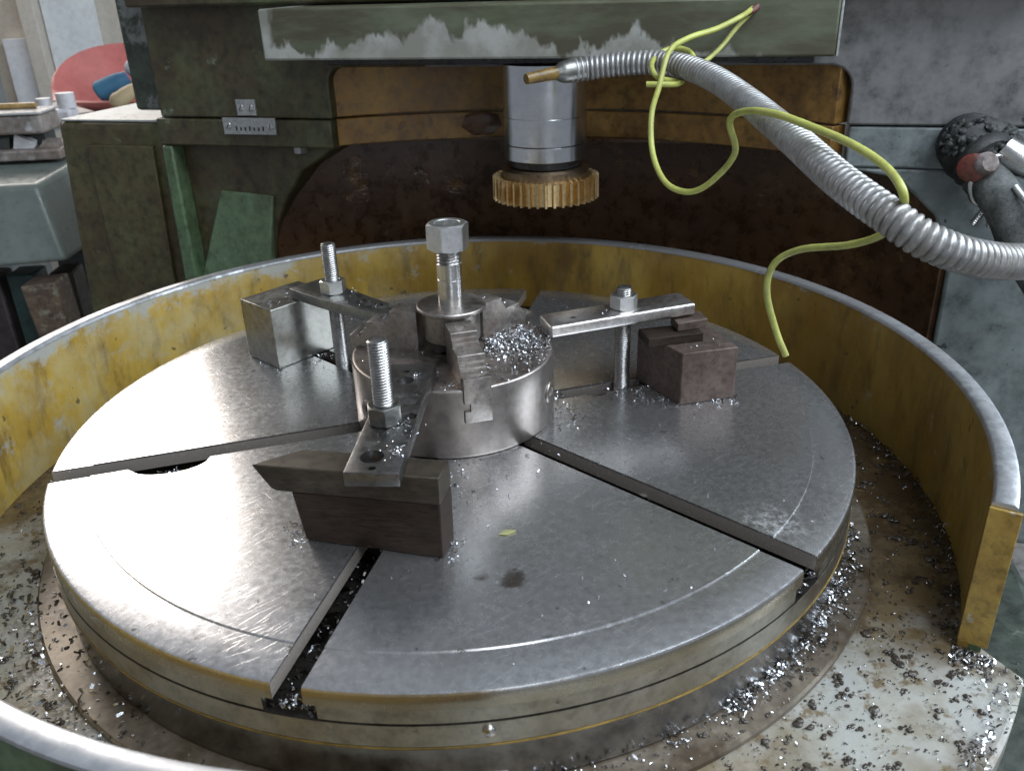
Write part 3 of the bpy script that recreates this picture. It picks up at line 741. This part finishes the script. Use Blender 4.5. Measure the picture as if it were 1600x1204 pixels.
vs = [(x,y,zt-0.002) for x,y in ring] + [(x*1.004,y*1.004,zb) for x,y in ring] + [(x,y,zt-0.004) for x,y in inn] + [(x*0.9,y*0.9,zb+0.003) for x,y in inn]
fs = []
for k in range(n_):
    q = (k+1) % n_
    fs += [(k,q,n_+q,n_+k),(k,2*n_+k,2*n_+q,q),(n_+k,n_+q,3*n_+q,3*n_+k),(2*n_+k,3*n_+k,3*n_+q,2*n_+q)]
mb.add(vs, fs).build('toothed_ring', MAT['cutter'], gc, 25)
MB().lathe([(0.0,0.1778),(0.0560,0.1778),(0.0600,0.1745),(0.0600,0.1620),(0.0,0.1620)], 72).build('hub', MAT['cutter_dark'], gc, 30)

# ------------------------------------------------------------------ conduit, hose and wires
def corrugated(pts, rad, pitch, amp, n=22, per=6):
    path = spline(pts, 40)
    L = [0.0]
    for i in range(1, len(path)): L.append(L[-1]+(path[i]-path[i-1]).length)
    out = []; rr = []
    s = 0.0; i = 0; step = pitch/per; k = 0
    while s < L[-1]:
        while L[i+1] < s: i += 1
        t = (s-L[i])/(L[i+1]-L[i]); out.append(path[i].lerp(path[i+1], t))
        ph = (k % per)/per
        rr.append(rad + amp*(abs(math.sin(math.pi*ph))**0.6 - 0.7))
        s += step; k += 1
    return MB().tube(out, rr, n)
CON = [(0.1519,0.2114,0.3166),(0.1791,0.2109,0.3197),(0.2209,0.1988,0.324),(0.2621,0.1735,0.3239),(0.2876,0.1121,0.3155),(0.2971,0.0157,0.3013),(0.2922,-0.1125,0.288),(0.2948,-0.1976,0.273),(0.3103,-0.2506,0.2575),(0.3325,-0.2704,0.2427),(0.3709,-0.2686,0.229),(0.4268,-0.2453,0.2168),(0.5168,-0.2008,0.2075)]
cd = tag(empty('flexible_conduit'), 'grey corrugated coolant conduit hanging in front of the column', 'conduit')
corrugated(CON, 0.0126, 0.0061, 0.0026, per=8).build('corrugated_tube', MAT['conduit'], cd, 60)
MB().tube(spline([(0.136,0.2035,0.3160),(0.146,0.208,0.3165),(0.160,0.2115,0.3180),(0.174,0.2115,0.3195)],4), [0.007,0.0085,0.010,0.0115,0.0122,0.0126,0.0128,0.0128,0.0127,0.0126,0.0126,0.0126,0.0126], 18).build('taped_fitting', MAT['strap_grey'], cd, 50)
MB().tube(spline([(0.1006,0.1856,0.3128),(0.1221,0.1965,0.3150),(0.142,0.2065,0.3165)],6), [0.0058,0.0061,0.0063,0.0064,0.0066,0.0067,0.0068,0.0070,0.0072,0.0073,0.0074,0.0075,0.0075], 12).build('nozzle', MAT['nozzle'], cd, 50)

def wire(name, label, pts, r_=0.0030, mat=None, k=8):
    o = MB().tube(spline(pts, k), r_, 10).build(name, mat or MAT['wire'], None, 60)
    return tag(o, label, 'wire')
W1 = [(0.3674,0.229,0.3748),(0.3486,0.2053,0.3688),(0.3141,0.1858,0.3576),(0.2757,0.163,0.3504),(0.2526,0.153,0.3377),(0.2387,0.1331,0.3056),(0.2285,0.1207,0.2779),(0.2247,0.093,0.2427),(0.2311,0.059,0.2191),(0.2479,0.0332,0.2141),(0.2649,0.0157,0.2267),(0.2805,-0.004,0.2576),(0.2641,-0.0309,0.2917),(0.2648,-0.0687,0.3057),(0.2738,-0.1121,0.3092),(0.2852,-0.1535,0.3057),(0.3012,-0.1971,0.2983),(0.3103,-0.2359,0.2883),(0.3131,-0.2594,0.2742),(0.3288,-0.2278,0.2499),(0.3331,-0.1995,0.2285),(0.3267,-0.163,0.2108),(0.3039,-0.1237,0.1967),(0.2887,-0.1082,0.1802),(0.2841,-0.1088,0.155),(0.2936,-0.1152,0.1198),(0.3033,-0.1218,0.096)]
yw = tag(empty('yellow_wire'), 'yellow green wire tied round the conduit and dangling over the turntable', 'wire')
MB().tube(spline(W1, 8), 0.0031, 10).build('loose_length', MAT['wire'], yw, 60)
MB().tube(spline([(0.2665,0.1592,0.3064),(0.2423,0.1494,0.3123),(0.2361,0.1604,0.3227),(0.247,0.1839,0.3317),(0.2674,0.1965,0.338),(0.2822,0.1833,0.3358),(0.2834,0.1625,0.3274),(0.2701,0.1491,0.3205)], 8), 0.0031, 10).build('knot', MAT['wire'], yw, 60)
MB().tube(spline([(0.2263,0.1404,0.3073),(0.2427,0.1358,0.3071),(0.2594,0.1428,0.3057),(0.2693,0.1537,0.3068)], 8), 0.0031, 10).build('cut_end', MAT['wire'], yw, 60)
MB().tube(spline([(0.3713,0.2335,0.3732),(0.3476,0.2209,0.3548),(0.3301,0.2091,0.3391),(0.3145,0.1994,0.328),(0.3024,0.192,0.3222),(0.290,0.188,0.318)], 8), 0.0027, 10).build('rear_length', MAT['wire'], yw, 60)
rw = MB().tube(spline([(0.3601,0.2223,0.3712),(0.371,0.2287,0.3747),(0.3824,0.2376,0.3836),(0.3889,0.2409,0.3914),(0.395,0.25,0.41)], 6), 0.0042, 10).build('red_wire', paint('dull_red_sleeve',(0.16,0.045,0.04),(0.12,0.04,0.035)), None, 60)
tag(rw, 'dull red sleeve the yellow wire is tied to, at the top', 'wire')

# greasy pipe fitting on the column
U_ = random.uniform
def lump(mb, c, r_, sub=2, amp=0.18, sq=(1,1,1)):
    import bmesh
    bm = bmesh.new(); bmesh.ops.create_icosphere(bm, subdivisions=sub, radius=1.0)
    vs = []
    for v in bm.verts:
        k = r_*(1+random.uniform(-amp,amp))
        vs.append((c[0]+v.co.x*k*sq[0], c[1]+v.co.y*k*sq[1], c[2]+v.co.z*k*sq[2]))
    fs = [tuple(x.index for x in f.verts) for f in bm.faces]
    bm.free()
    return mb.add(vs, fs)
ft = tag(mempty('pipe_fitting'), 'greasy black pipe elbow with red and white cap on the grey column', 'pipe fitting')
MB().tube(spline([(0.548,0.50,0.205),(0.545,0.47,0.205),(0.548,0.445,0.200),(0.560,0.425,0.190)],6), [0.036+0.004*math.sin(k*1.7) for k in range(19)], 22).build('elbow', MAT['grease'], ft, 60)
lump(MB(), (0.552,0.452,0.212), 0.038, 4, 0.07, (1.2,0.8,0.75)).build('grease_cake', MAT['grease'], ft, 60)
mb = MB()
for _ in range(170):
    t = U_(0,6.283); k_ = U_(-0.6,1.0)
    lump(mb, (0.550+0.044*math.cos(t)*math.sqrt(max(0,1-k_*k_)), 0.446+0.030*math.sin(t)*math.sqrt(max(0,1-k_*k_)), 0.208+0.030*k_), U_(0.0015,0.006), 2, 0.3)
o = mb.build('grease_crumbs', MAT['grease'], ft, 60); o['kind'] = 'stuff'
MB().tube([(0.575,0.430,0.208),(0.590,0.424,0.198),(0.612,0.418,0.186),(0.68,0.40,0.160)], [0.017,0.019,0.016,0.015], 18).build('connector', MAT['bright'], ft, 40)
MB().lathe([(0.0,0.006),(0.012,0.006),(0.017,0.003),(0.018,-0.010)], 24).build('red_cap', MAT['red'], ft, 40, loc=(0.538,0.398,0.190), rot=(R(78),0,R(-18)))
MB().lathe([(0.0,0.005),(0.010,0.005),(0.014,0.0),(0.014,-0.010)], 20).build('white_cap', paint('white_plastic',(0.50,0.44,0.43),(0.36,0.28,0.28), scale=30, dirt_amt=(0.42,0.62)), ft, 40, loc=(0.553,0.392,0.197), rot=(R(70),0,R(20)))
MB().tube(spline([(0.555,0.425,0.176),(0.572,0.408,0.160),(0.592,0.400,0.132),(0.612,0.395,0.095),(0.66,0.39,0.03)],6), 0.0255, 20).build('hose', MAT['hose'], ft, 60)
MB().tube(spline([(0.585,0.386,0.172),(0.603,0.372,0.150),(0.622,0.366,0.118),(0.66,0.36,0.07)],6), 0.004, 10).build('side_cable', MAT['plate'], ft, 60)
cl = MB().tube([(0.565+0.030*math.cos(t*math.pi/12)*0.9, 0.412+0.018*math.cos(t*math.pi/12), 0.172+0.030*math.sin(t*math.pi/12)) for t in range(25)], 0.0035, 8).build('hose_clamp', MAT['bright'], ft, 60)
for x, dz in ((0.553,0.0),(0.572,-0.003)):
    thread(MB(), 0.0048, 0.003, 0.0, 0.036, n=14).build('clamp_bolt', MAT['bright'], ft, 60, loc=(x,0.405,0.120+dz), rot=(R(8),R(24 if x < 0.56 else -8),0))

# ------------------------------------------------------------------ cabinet beside the column
cb = tag(mempty('side_cabinet'), 'olive green cabinet with pale dusty top beside the column', 'cabinet')
MB().loft([(-1.010,0.560,-0.55),(-0.730,0.560,-0.55),(-0.730,0.86,-0.55),(-1.010,0.86,-0.55)], [(-0.945,0.560,0.2030),(-0.690,0.560,0.2030),(-0.690,0.80,0.2030),(-0.945,0.80,0.2030)]).build('carcass', MAT['green_cab'], cb, 30, 0.012, 3)
MB().loft([(-0.885,0.551,-0.50),(-0.775,0.551,-0.50),(-0.775,0.559,-0.50),(-0.885,0.559,-0.50)], [(-0.885,0.551,0.165),(-0.745,0.551,0.165),(-0.745,0.559,0.165),(-0.885,0.559,0.165)]).build('door', MAT['green_cab'], cb, 30, 0.002)
MB().box(-0.940,-0.695,0.565,0.79,0.2032,0.2075).build('top_sheet', paint('dusty_top', (0.50,0.52,0.51),(0.42,0.45,0.43), None, rough=0.35, dirt=(0.3,0.32,0.28), fine=0.12), cb, 30, 0.002)

# ------------------------------------------------------------------ shop behind, seen past the column
wm = paint('cream_wall', (0.55,0.50,0.43),(0.50,0.45,0.38), None, rough=0.6, dirt=(0.4,0.36,0.3), dirt_k=0.4, fine=0.12)
bw = MB().box(-3.4,0.4,3.05,3.15,-1.0,1.05).build('rear_wall', wm, None, 0); tag(bw, kind='structure')
wp = tag(empty('wall_panel'), 'white sheet panel on the cream wall behind the red tub', 'panel')
MB().box(-1.53,-1.33,3.020,3.045,-0.6,1.0).build('sheet', paint('white_sheet',(0.74,0.76,0.76),(0.70,0.72,0.72), None, rough=0.4, dirt_k=0.1, fine=0.12), wp, 0)
MB().box(-1.70,-1.60,3.000,3.045,-0.6,0.25).build('lower_sheet', paint('white_sheet_low',(0.68,0.68,0.70),(0.62,0.62,0.64), None, rough=0.4, dirt_k=0.2, fine=0.12), wp, 0)
pp = MB().box(-1.595,-1.535,2.96,3.04,-0.6,1.0).build('wall_post', wm, None, 20, 0.004); tag(pp, 'narrow cream post beside the white panel', 'post')
gk = tag(empty('grey_rack'), 'grey metal rack with dark bins at the far edge', 'rack')
dk = paint('dark_bin', (0.03,0.035,0.04),(0.05,0.055,0.05))
gm = paint('rack_grey', (0.25,0.26,0.25),(0.20,0.21,0.21), None, dirt_k=0.4, fine=0.12)
MB().box(-2.60,-1.72,2.62,2.95,-1.0,0.40).build('back_sheet', gm, gk, 0)
MB().box(-1.86,-1.70,2.50,2.60,-0.25,0.14).build('dark_bin', dk, gk, 30, 0.03)
MB().box(-2.10,-1.66,2.45,2.60,0.335,0.50).build('dark_bin', dk, gk, 30, 0.02)
MB().box(-1.93,-1.885,2.44,2.50,-1.0,0.30).build('upright', paint('pale_blue_post',(0.22,0.29,0.28),(0.19,0.25,0.25), fine=0.12), gk, 30, 0.004)

rt = tag(empty('red_tub', (-0.815,1.74,0.125), R(-8)), 'faded red plastic tub with gloves in it, behind the cabinet', 'tub')
rm = paint('faded_red_plastic', (0.50,0.15,0.13),(0.43,0.12,0.105), None, rough=0.45, dirt=(0.5,0.25,0.2), dirt_k=0.5, fine=0.12)
mb = MB()
prof = []
NU, NV = 30, 9
vs = []; fs = []
for i in range(NU):
    t = 2*math.pi*i/NU
    lift = 0.125*max(0.0, math.sin(t-0.35))**0.8
    for j in range(NV):
        s_ = j/(NV-1)
        rr = 0.55+0.45*s_
        vs.append((0.235*rr*math.cos(t), 0.14*rr*math.sin(t), -0.01 + s_*(0.035+lift)))
    for j in range(NV-1,-1,-1):
        s_ = j/(NV-1)
        rr = 0.55+0.45*s_ - 0.03
        vs.append((0.235*rr*math.cos(t), 0.14*rr*math.sin(t), -0.005 + s_*(0.034+lift)))
M2 = NV*2
for i in range(NU):
    k = (i+1) % NU
    for j in range(M2-1):
        fs.append((i*M2+j, k*M2+j, k*M2+j+1, i*M2+j+1))
fs.append(tuple(i*M2 for i in range(NU))); fs.append(tuple(i*M2+M2-1 for i in range(NU-1,-1,-1)))
mb.add(vs, fs).build('tub_shell', rm, rt, 50)
def blob(name, label, parts, mat, cat):
    mb = MB()
    mb.tube(spline(parts[0],5), parts[1], 12)
    return tag(mb.build(name, mat, None, 60), label, cat)
blob('work_glove', 'dark blue work glove lying in the red tub', ([(-0.895,1.66,0.165),(-0.870,1.66,0.178),(-0.84,1.67,0.192),(-0.815,1.68,0.204)], [0.012,0.026,0.030,0.030,0.029,0.028,0.027,0.027,0.026,0.026,0.025,0.024,0.022,0.020,0.019,0.016]), paint('blue_cloth',(0.025,0.10,0.19),(0.04,0.15,0.22), None, rough=0.8, dirt=(0.02,0.04,0.08), fine=0.12), 'glove')
blob('rag', 'white rag behind the blue glove in the red tub', ([(-0.818,1.71,0.208),(-0.795,1.71,0.228),(-0.76,1.71,0.24)], [0.016,0.022,0.025,0.026,0.026,0.026,0.026,0.025,0.022,0.018,0.014]), paint('white_cloth',(0.62,0.64,0.68),(0.55,0.57,0.6), None, rough=0.8, fine=0.12), 'rag')
blob('tan_glove', 'tan leather glove in front of the blue one in the red tub', ([(-0.845,1.60,0.150),(-0.82,1.60,0.158),(-0.795,1.61,0.173),(-0.775,1.62,0.183)], [0.010,0.015,0.018,0.020,0.020,0.020,0.020,0.020,0.020,0.019,0.018,0.018,0.017,0.016,0.014,0.010]), paint('tan_leather',(0.42,0.33,0.20),(0.36,0.27,0.15), None, rough=0.7, fine=0.12), 'glove')
ts = MB().box(-1.15,-0.42,1.52,2.05,0.095,0.113).build('tub_shelf', paint('pale_shelf',(0.50,0.50,0.49),(0.42,0.42,0.41), None, rough=0.4, fine=0.12), None, 0); tag(ts, 'pale shelf carrying the red tub', 'shelf')
bxm = paint('white_box_card',(0.62,0.61,0.63),(0.54,0.53,0.55), None, rough=0.5, fine=0.12)
bx = tag(empty('white_valve'), 'small white painted valve body in front of the red tub', 'valve')
MB().box(-1.005,-0.915,1.50,1.56,0.114,0.150).build('valve_body', bxm, bx, 30, 0.008)
MB().tube([(-0.985,1.53,0.150),(-0.985,1.53,0.175)], 0.018, 14).build('left_cap', bxm, bx, 40)
MB().tube([(-0.93,1.53,0.150),(-0.93,1.53,0.186)], 0.022, 14).build('cap', bxm, bx, 40)

wb = tag(empty('work_bench'), 'old bench with thick worn top at the far edge', 'bench')
bt = paint('worn_bench_edge', (0.32,0.29,0.27),(0.20,0.15,0.12),(0.45,0.44,0.44),(0.58,0.68), 9, 0.5, (0.08,0.05,0.03))
MB().box(-1.75,-0.862,1.20,1.30,0.135,0.176).build('top', bt, wb, 30, 0.006)
MB().box(-1.75,-0.858,1.195,1.30,0.1765,0.182).build('top_sheet', paint('bench_sheet',(0.52,0.51,0.50),(0.45,0.44,0.43), None, rough=0.3, fine=0.12), wb, 30, 0.002)
MB().box(-1.75,-0.88,1.24,1.30,0.105,0.1345).build('apron', dk, wb, 0)
MB().box(-1.75,-0.83,1.18,1.34,0.082,0.104).build('lower_shelf', bt, wb, 30, 0.004)
MB().box(-0.95,-0.88,1.30,1.37,-1.0,0.081).build('leg', dk, wb, 0)
st = MB().tube([(-1.7,1.27,0.1888),(-0.89,1.26,0.1888)], 0.0065, 10).build('wooden_stick', paint('wood_stick',(0.46,0.30,0.12),(0.38,0.24,0.09)), None, 60); tag(st, 'thin wooden stick lying along the bench top', 'stick')
sc_ = MB()
for k in range(7):
    x = -1.20+k*0.052
    t_ = tag(MB().loft([(x,1.21,0.1045),(x+0.045,1.205,0.1045),(x+0.04,1.25,0.1045),(x-0.005,1.25,0.1045)], [(x+0.01,1.21,0.112+0.012*(k%3)),(x+0.05,1.21,0.110+0.01*((k+1)%3)),(x+0.04,1.25,0.118),(x,1.25,0.120)]).build('offcut', [dk, bxm, bt, rm][k % 4 if k % 4 != 3 else 1], None, 0),
        ('%s metal offcut, number %s from the cabinet on the shelf under the bench top' % (['dark','white','brown','white'][k % 4], ['seven','six','five','four','three','two','one'][k])), 'offcut', 'offcuts on the bench shelf')
sh = tag(empty('sheet_cover'), 'pale grey green sheet metal cover below the bench', 'cover')
MB().loft([(-1.60,0.955,-0.115),(-0.775,0.955,-0.085),(-0.765,1.26,-0.085),(-1.60,1.26,-0.115)], [(-1.60,1.000,0.062),(-0.815,1.000,0.066),(-0.800,1.26,0.078),(-1.60,1.26,0.074)]).build('cover', paint('pale_green_sheet',(0.215,0.245,0.225),(0.17,0.20,0.18), None, rough=0.35, dirt=(0.11,0.13,0.11), dirt_k=0.6, fine=0.12), sh, 30, 0.012, 3)
for k,(x,w,c) in enumerate(((-1.02,0.10,(0.06,0.045,0.045)),(-0.925,0.06,(0.035,0.075,0.07)),(-0.84,0.05,(0.04,0.035,0.03)))):
    p_ = MB().box(x-w/2,x+w/2,1.05,1.12,-1.0,-0.135).build('bench_post', paint('post_paint%d'%k, c, tuple(q*0.7 for q in c)), None, 30, 0.006)
    tag(p_, ('brown','dark teal','blackened')[k] + ' steel post under the pale sheet cover', 'post')
cbx = MB().loft([(-0.862,0.93,-0.26),(-0.795,0.93,-0.26),(-0.795,1.00,-0.26),(-0.862,1.00,-0.26)],[(-0.872,0.93,-0.125),(-0.800,0.93,-0.12),(-0.800,1.00,-0.12),(-0.872,1.00,-0.125)]).build('rusty_box', paint('rusty_tin',(0.17,0.12,0.08),(0.10,0.065,0.05), (0.27,0.24,0.18),(0.55,0.66),20), None, 30, 0.004)
tag(cbx, 'small rusty tin box hanging under the sheet cover', 'box')

# ------------------------------------------------------------------ swarf
def chip(mb, x, y, z, s):
    L = s*random.uniform(0.7,1.7); w = s*random.uniform(0.25,0.6); th = s*0.12; cv = s*random.uniform(0.1,0.55)
    a, b, c = random.uniform(0,6.283), random.uniform(-0.6,0.6), random.uniform(-0.9,0.9)
    M = Matrix.Rotation(a,3,'Z') @ Matrix.Rotation(b,3,'X') @ Matrix.Rotation(c,3,'Y')
    vs = []
    for t in (-1,0,1):
        for wy, tz in ((-1,0),(1,0),(1,1),(-1,1)):
            vs.append(M @ Vector((t*L/2, wy*w/2*(1 if t == 0 else 0.75), cv*(1-t*t)*0.6 + tz*th)))
    zm = min(q.z for q in vs)
    vs = [(x+q.x, y+q.y, z+q.z-zm) for q in vs]
    fs = [(0,3,2,1),(8,9,10,11)]
    for i in (0,4):
        for k in range(4):
            k2 = (k+1) % 4
            fs.append((i+k, i+k2, i+4+k2, i+4+k))
    mb.add(vs, fs)
def stuff(mb, name, mat, label, cat='metal chips', smooth=0):
    o = mb.build(name, mat, None, smooth)
    return tag(o, label, cat, kind='stuff')
G = random.gauss; U = random.uniform
# heap on the chuck face between two jaws
mb = MB(); mk = MB()
n = 0
while n < 1300:
    az, r_ = U(-68,38), U(0.034,0.101)
    dens = math.exp(-((az-6)/32)**2) * (1.0 if r_ < 0.090 else 0.45) + 0.03
    if random.random() > dens: continue
    x, y = pol(r_, az)
    if abs(-x*math.sin(R(41))+y*math.cos(R(41))) < JW+0.001: continue
    if abs(-x*math.sin(R(-79))+y*math.cos(R(-79))) < JW+0.001: continue
    h = 0.0055*math.exp(-((az-14)/24)**2)*math.exp(-((r_-0.062)/0.030)**2)
    chip(mb if random.random() < 0.72 else mk, x, y, ZC+U(0,1)**1.5*h, 0.0012+0.0026*random.random()**1.4); n += 1
stuff(mb, 'chip_heap', MAT['chip'], 'heap of bright curled metal chips on the chuck face')
stuff(mk, 'oily_chip_heap', MAT['chip_dark'], 'darker oily chips mixed in the heap on the chuck face')
# loose chips on the table top
blocks = []
mb = MB(); md_ = MB()
T = [(-0.016,-0.2545,14,0.004),(-0.006,-0.236,16,0.005),(-0.004,-0.20,14,0.012),(0.0,-0.145,14,0.010),(0.008,-0.118,12,0.008),(-0.139,-0.217,16,0.006),(-0.143,-0.205,14,0.006),
     (-0.207,0.137,12,0.007),(-0.228,0.158,12,0.008),(-0.175,0.158,34,0.013),(-0.150,0.172,24,0.010),(-0.130,0.155,20,0.010),(-0.12,0.078,6,0.012),(0.113,0.015,30,0.010),(0.120,-0.012,26,0.012),(0.112,-0.040,20,0.010),
     (0.188,0.026,40,0.014),(0.208,0.010,40,0.012),(0.228,-0.008,34,0.008),(0.256,-0.021,16,0.006),(0.28,-0.018,16,0.005),(0.295,-0.016,8,0.004),(0.04,-0.15,8,0.02),(0.09,-0.10,8,0.012),(-0.01,-0.115,10,0.012)]
for x, y, c, s in T:
    for _ in range(c):
        px, py = G(x,s), G(y,s)
        if math.hypot(px,py) < RC+0.002: continue
        chip(mb if random.random() < 0.72 else md_, px, py, 0.0003, U(0.0014,0.0036))
for _ in range(240):
    r_, az = math.sqrt(U(0.0125,0.150)), U(0,360)
    chip(mb if random.random() < 0.7 else md_, *pol(r_,az), 0.0003 if r_ < 0.355 else -0.0004, U(0.0007,0.0019))
stuff(mb, 'loose_chips', MAT['chip'], 'bright loose metal chips scattered over the turntable top')
stuff(md_, 'dark_specks', MAT['chip_dark'], 'dark oily specks of swarf scattered over the turntable top')
# on the straps and blocks
mb = MB()
for x, y, z, c, s in ((-0.050,-0.185,0.0872,22,0.007),(-0.042,-0.205,0.0872,16,0.009),(-0.050,-0.235,0.0872,30,0.0045),(-0.062,-0.215,0.0872,8,0.010),(-0.036,-0.095,0.0872,16,0.0035),(-0.118,0.150,0.0877,10,0.008),(-0.09,0.11,0.0877,10,0.010),(0.15,0.03,0.0918,8,0.012),(0.19,0.022,0.0920,10,0.008),(-0.205,0.180,0.0752,22,0.014),(0.262,0.005,0.0597,8,0.008)):
    for _ in range(c): chip(mb, G(x,s), G(y,s), z, U(0.0012,0.0028))
for _ in range(46):
    x, y = pol(U(0.03,0.10), U(165,300)); chip(mb, x, y, ZC+0.0003, U(0.0012,0.0030))
for _ in range(30):
    x, y = pol(U(0.084,0.105), U(262,300)); chip(mb, x, y, ZC+0.0003, U(0.0012,0.0030))
for rr in (0.045,0.072,0.098):
    zz = {0.045:0.1142,0.072:0.1012,0.098:0.0864}[rr]
    for az in (-79,41,161):
        for _ in range(5):
            x, y = pol(rr+U(-0.006,0.006), az+U(-7,7)); chip(mb, x, y, zz, U(0.0012,0.0024))
stuff(mb, 'strap_chips', MAT['chip'], 'small bright chips lying on the clamp straps and blocks')
# packed in the slots
mb = MB(); m2 = MB()
for k, deg in enumerate(SLOT):
    c, s = math.cos(R(deg)), math.sin(R(deg))
    for _ in range(300 if k in (1,2) else 120):
        u, v = U(0.11,0.397), U(-0.019,0.019)
        chip(mb if random.random() < 0.8 else m2, u*c-v*s, u*s+v*c, ZJ-0.0004, U(0.002,0.0045))
for _ in range(170):
    u = G(0.289,0.016); v = U(0.012,0.030)
    if abs((u-0.289)/0.034) > 0.95: continue
    if v > 0.0115+0.0195*math.sqrt(1-((u-0.289)/0.036)**2): continue
    deg = SLOT[0]; c, s = math.cos(R(deg)), math.sin(R(deg))
    chip(mb if random.random() < 0.6 else m2, u*c-v*s, u*s+v*c, -0.0145+U(0,0.006), U(0.002,0.004))
for deg, sgn in ((251.8,1),(311.8,1)):
    c, s = math.cos(R(deg)), math.sin(R(deg))
    for _ in range(70):
        u, v = 0.397-abs(G(0,0.007)), U(-0.010,0.022)*sgn
        chip(mb if random.random() < 0.5 else m2, u*c-v*s, u*s+v*c, ZJ+U(0,0.006), U(0.0018,0.0038))
stuff(mb, 'slot_swarf', MAT['chip_dark'], 'dark oily swarf packed in the table slots')
stuff(m2, 'slot_chips', MAT['chip'], 'bright chips lying in the table slots')
# round the foot of the table and on the tray
mb = MB(); m2 = MB()
def ring_chips(n_, a0, a1, r0, r1, z, s0, s1, pb, pile=0.0):
    for _ in range(n_):
        r_ = r0+(r1-r0)*random.random()**1.4
        x, y = pol(r_, U(a0,a1))
        chip(m2 if random.random() < pb else mb, x, y, z+U(0,1)*pile, U(s0,s1))
ring_chips(420,-62,-12,0.3985,0.414,-0.0903,0.0018,0.0045,0.6,0.004)
ring_chips(150,-62,-30,0.3985,0.405,-0.0903,0.0018,0.0045,0.8,0.008)
ring_chips(110,-95,-58,0.3985,0.408,-0.0903,0.0016,0.0034,0.7)
ring_chips(200,-80,-10,0.40,0.424,-0.0903,0.0010,0.0026,0.7)
ring_chips(520,196,234,0.400,0.466,-0.0955,0.0022,0.0060,0.68,0.004)
ring_chips(260,228,250,0.400,0.47,-0.0965,0.0018,0.0045,0.15,0.004)
for _ in range(700):
    r_ = 0.5005-abs(G(0,0.010)); x, y = pol(r_, U(-37,40)); chip(mb if random.random() < 0.94 else m2, x, y, -0.0968+U(0,0.004), U(0.0012,0.0036))
for _ in range(220):
    x, y = pol(U(0.499,0.530), -37-abs(G(0,1.6))); chip(mb if random.random() < 0.7 else m2, x, y, -0.0968, U(0.0018,0.0042))
for _ in range(320):
    x, y = pol(U(0.534,0.551), U(-75,-37)); chip(mb if random.random() < 0.45 else m2, x, y, -0.0968+U(0,0.003), U(0.0018,0.0042))
for _ in range(900):
    x, y = pol(U(0.427,0.53), U(-86,-40)); chip(mb if random.random() < 0.78 else m2, x, y, -0.0968, U(0.0008,0.0026))
for _ in range(380):
    x, y = pol(U(0.427,0.499), U(-40,30)); chip(mb if random.random() < 0.8 else m2, x, y, -0.0968, U(0.0010,0.0030))
for _ in range(300):
    x, y = pol(U(0.427,0.499), U(160,250)); chip(mb if random.random() < 0.8 else m2, x, y, -0.0968, U(0.0010,0.0030))
stuff(mb, 'tray_swarf', MAT['chip_dark'], 'dark oily swarf on the tray round the turntable')
stuff(m2, 'tray_chips', MAT['chip'], 'bright wet chips on the tray round the foot of the turntable')
mb = MB()
def clump(x, y, z, r_):
    k = random.randint(2,8)
    for _ in range(k):
        q = r_*U(0.2,0.8)
        lump(mb, (x+G(0,r_*0.75), y+G(0,r_*0.75), z+q*0.3), q, 1 if q < 0.003 else 2, 0.3, (U(0.8,1.3),U(0.8,1.3),U(0.35,0.7)))
for a0, a1, r0, r1, c in ((-84,-40,0.43,0.54,150),(-40,30,0.43,0.495,150),(155,245,0.43,0.495,150),(-70,-20,0.402,0.422,40)):
    for _ in range(c):
        x, y = pol(U(r0,r1), U(a0,a1)); clump(x, y, -0.0968 if r0 > 0.425 else -0.0905, 0.0014+0.0038*random.random()**3)
stuff(mb, 'sludge_clumps', MAT['sludge'], 'dark lumps of oily sludge on the tray floor', 'sludge', 60)
fk = MB().loft([(0.028,-0.231,0.0004),(0.035,-0.2325,0.0004),(0.043,-0.228,0.0004),(0.034,-0.2245,0.0004)],[(0.028,-0.231,0.0010),(0.035,-0.2325,0.0012),(0.043,-0.228,0.0018),(0.034,-0.2245,0.0010)]).build('paint_flake', MAT['flake'], None, 0)
tag(fk, 'single yellowish paint flake on the turntable right of the front block', 'paint flake')
rf_ = MB().loft([(-0.060,-0.047,ZC+0.0003),(-0.052,-0.049,ZC+0.0003),(-0.049,-0.043,ZC+0.0003),(-0.057,-0.040,ZC+0.0003)],[(-0.059,-0.046,ZC+0.0014),(-0.053,-0.048,ZC+0.0018),(-0.050,-0.043,ZC+0.0016),(-0.057,-0.041,ZC+0.0012)]).build('paint_flake', MAT['gasket'], None, 0)
tag(rf_, 'small orange paint flake on the chuck face behind the dark strap', 'paint flake')
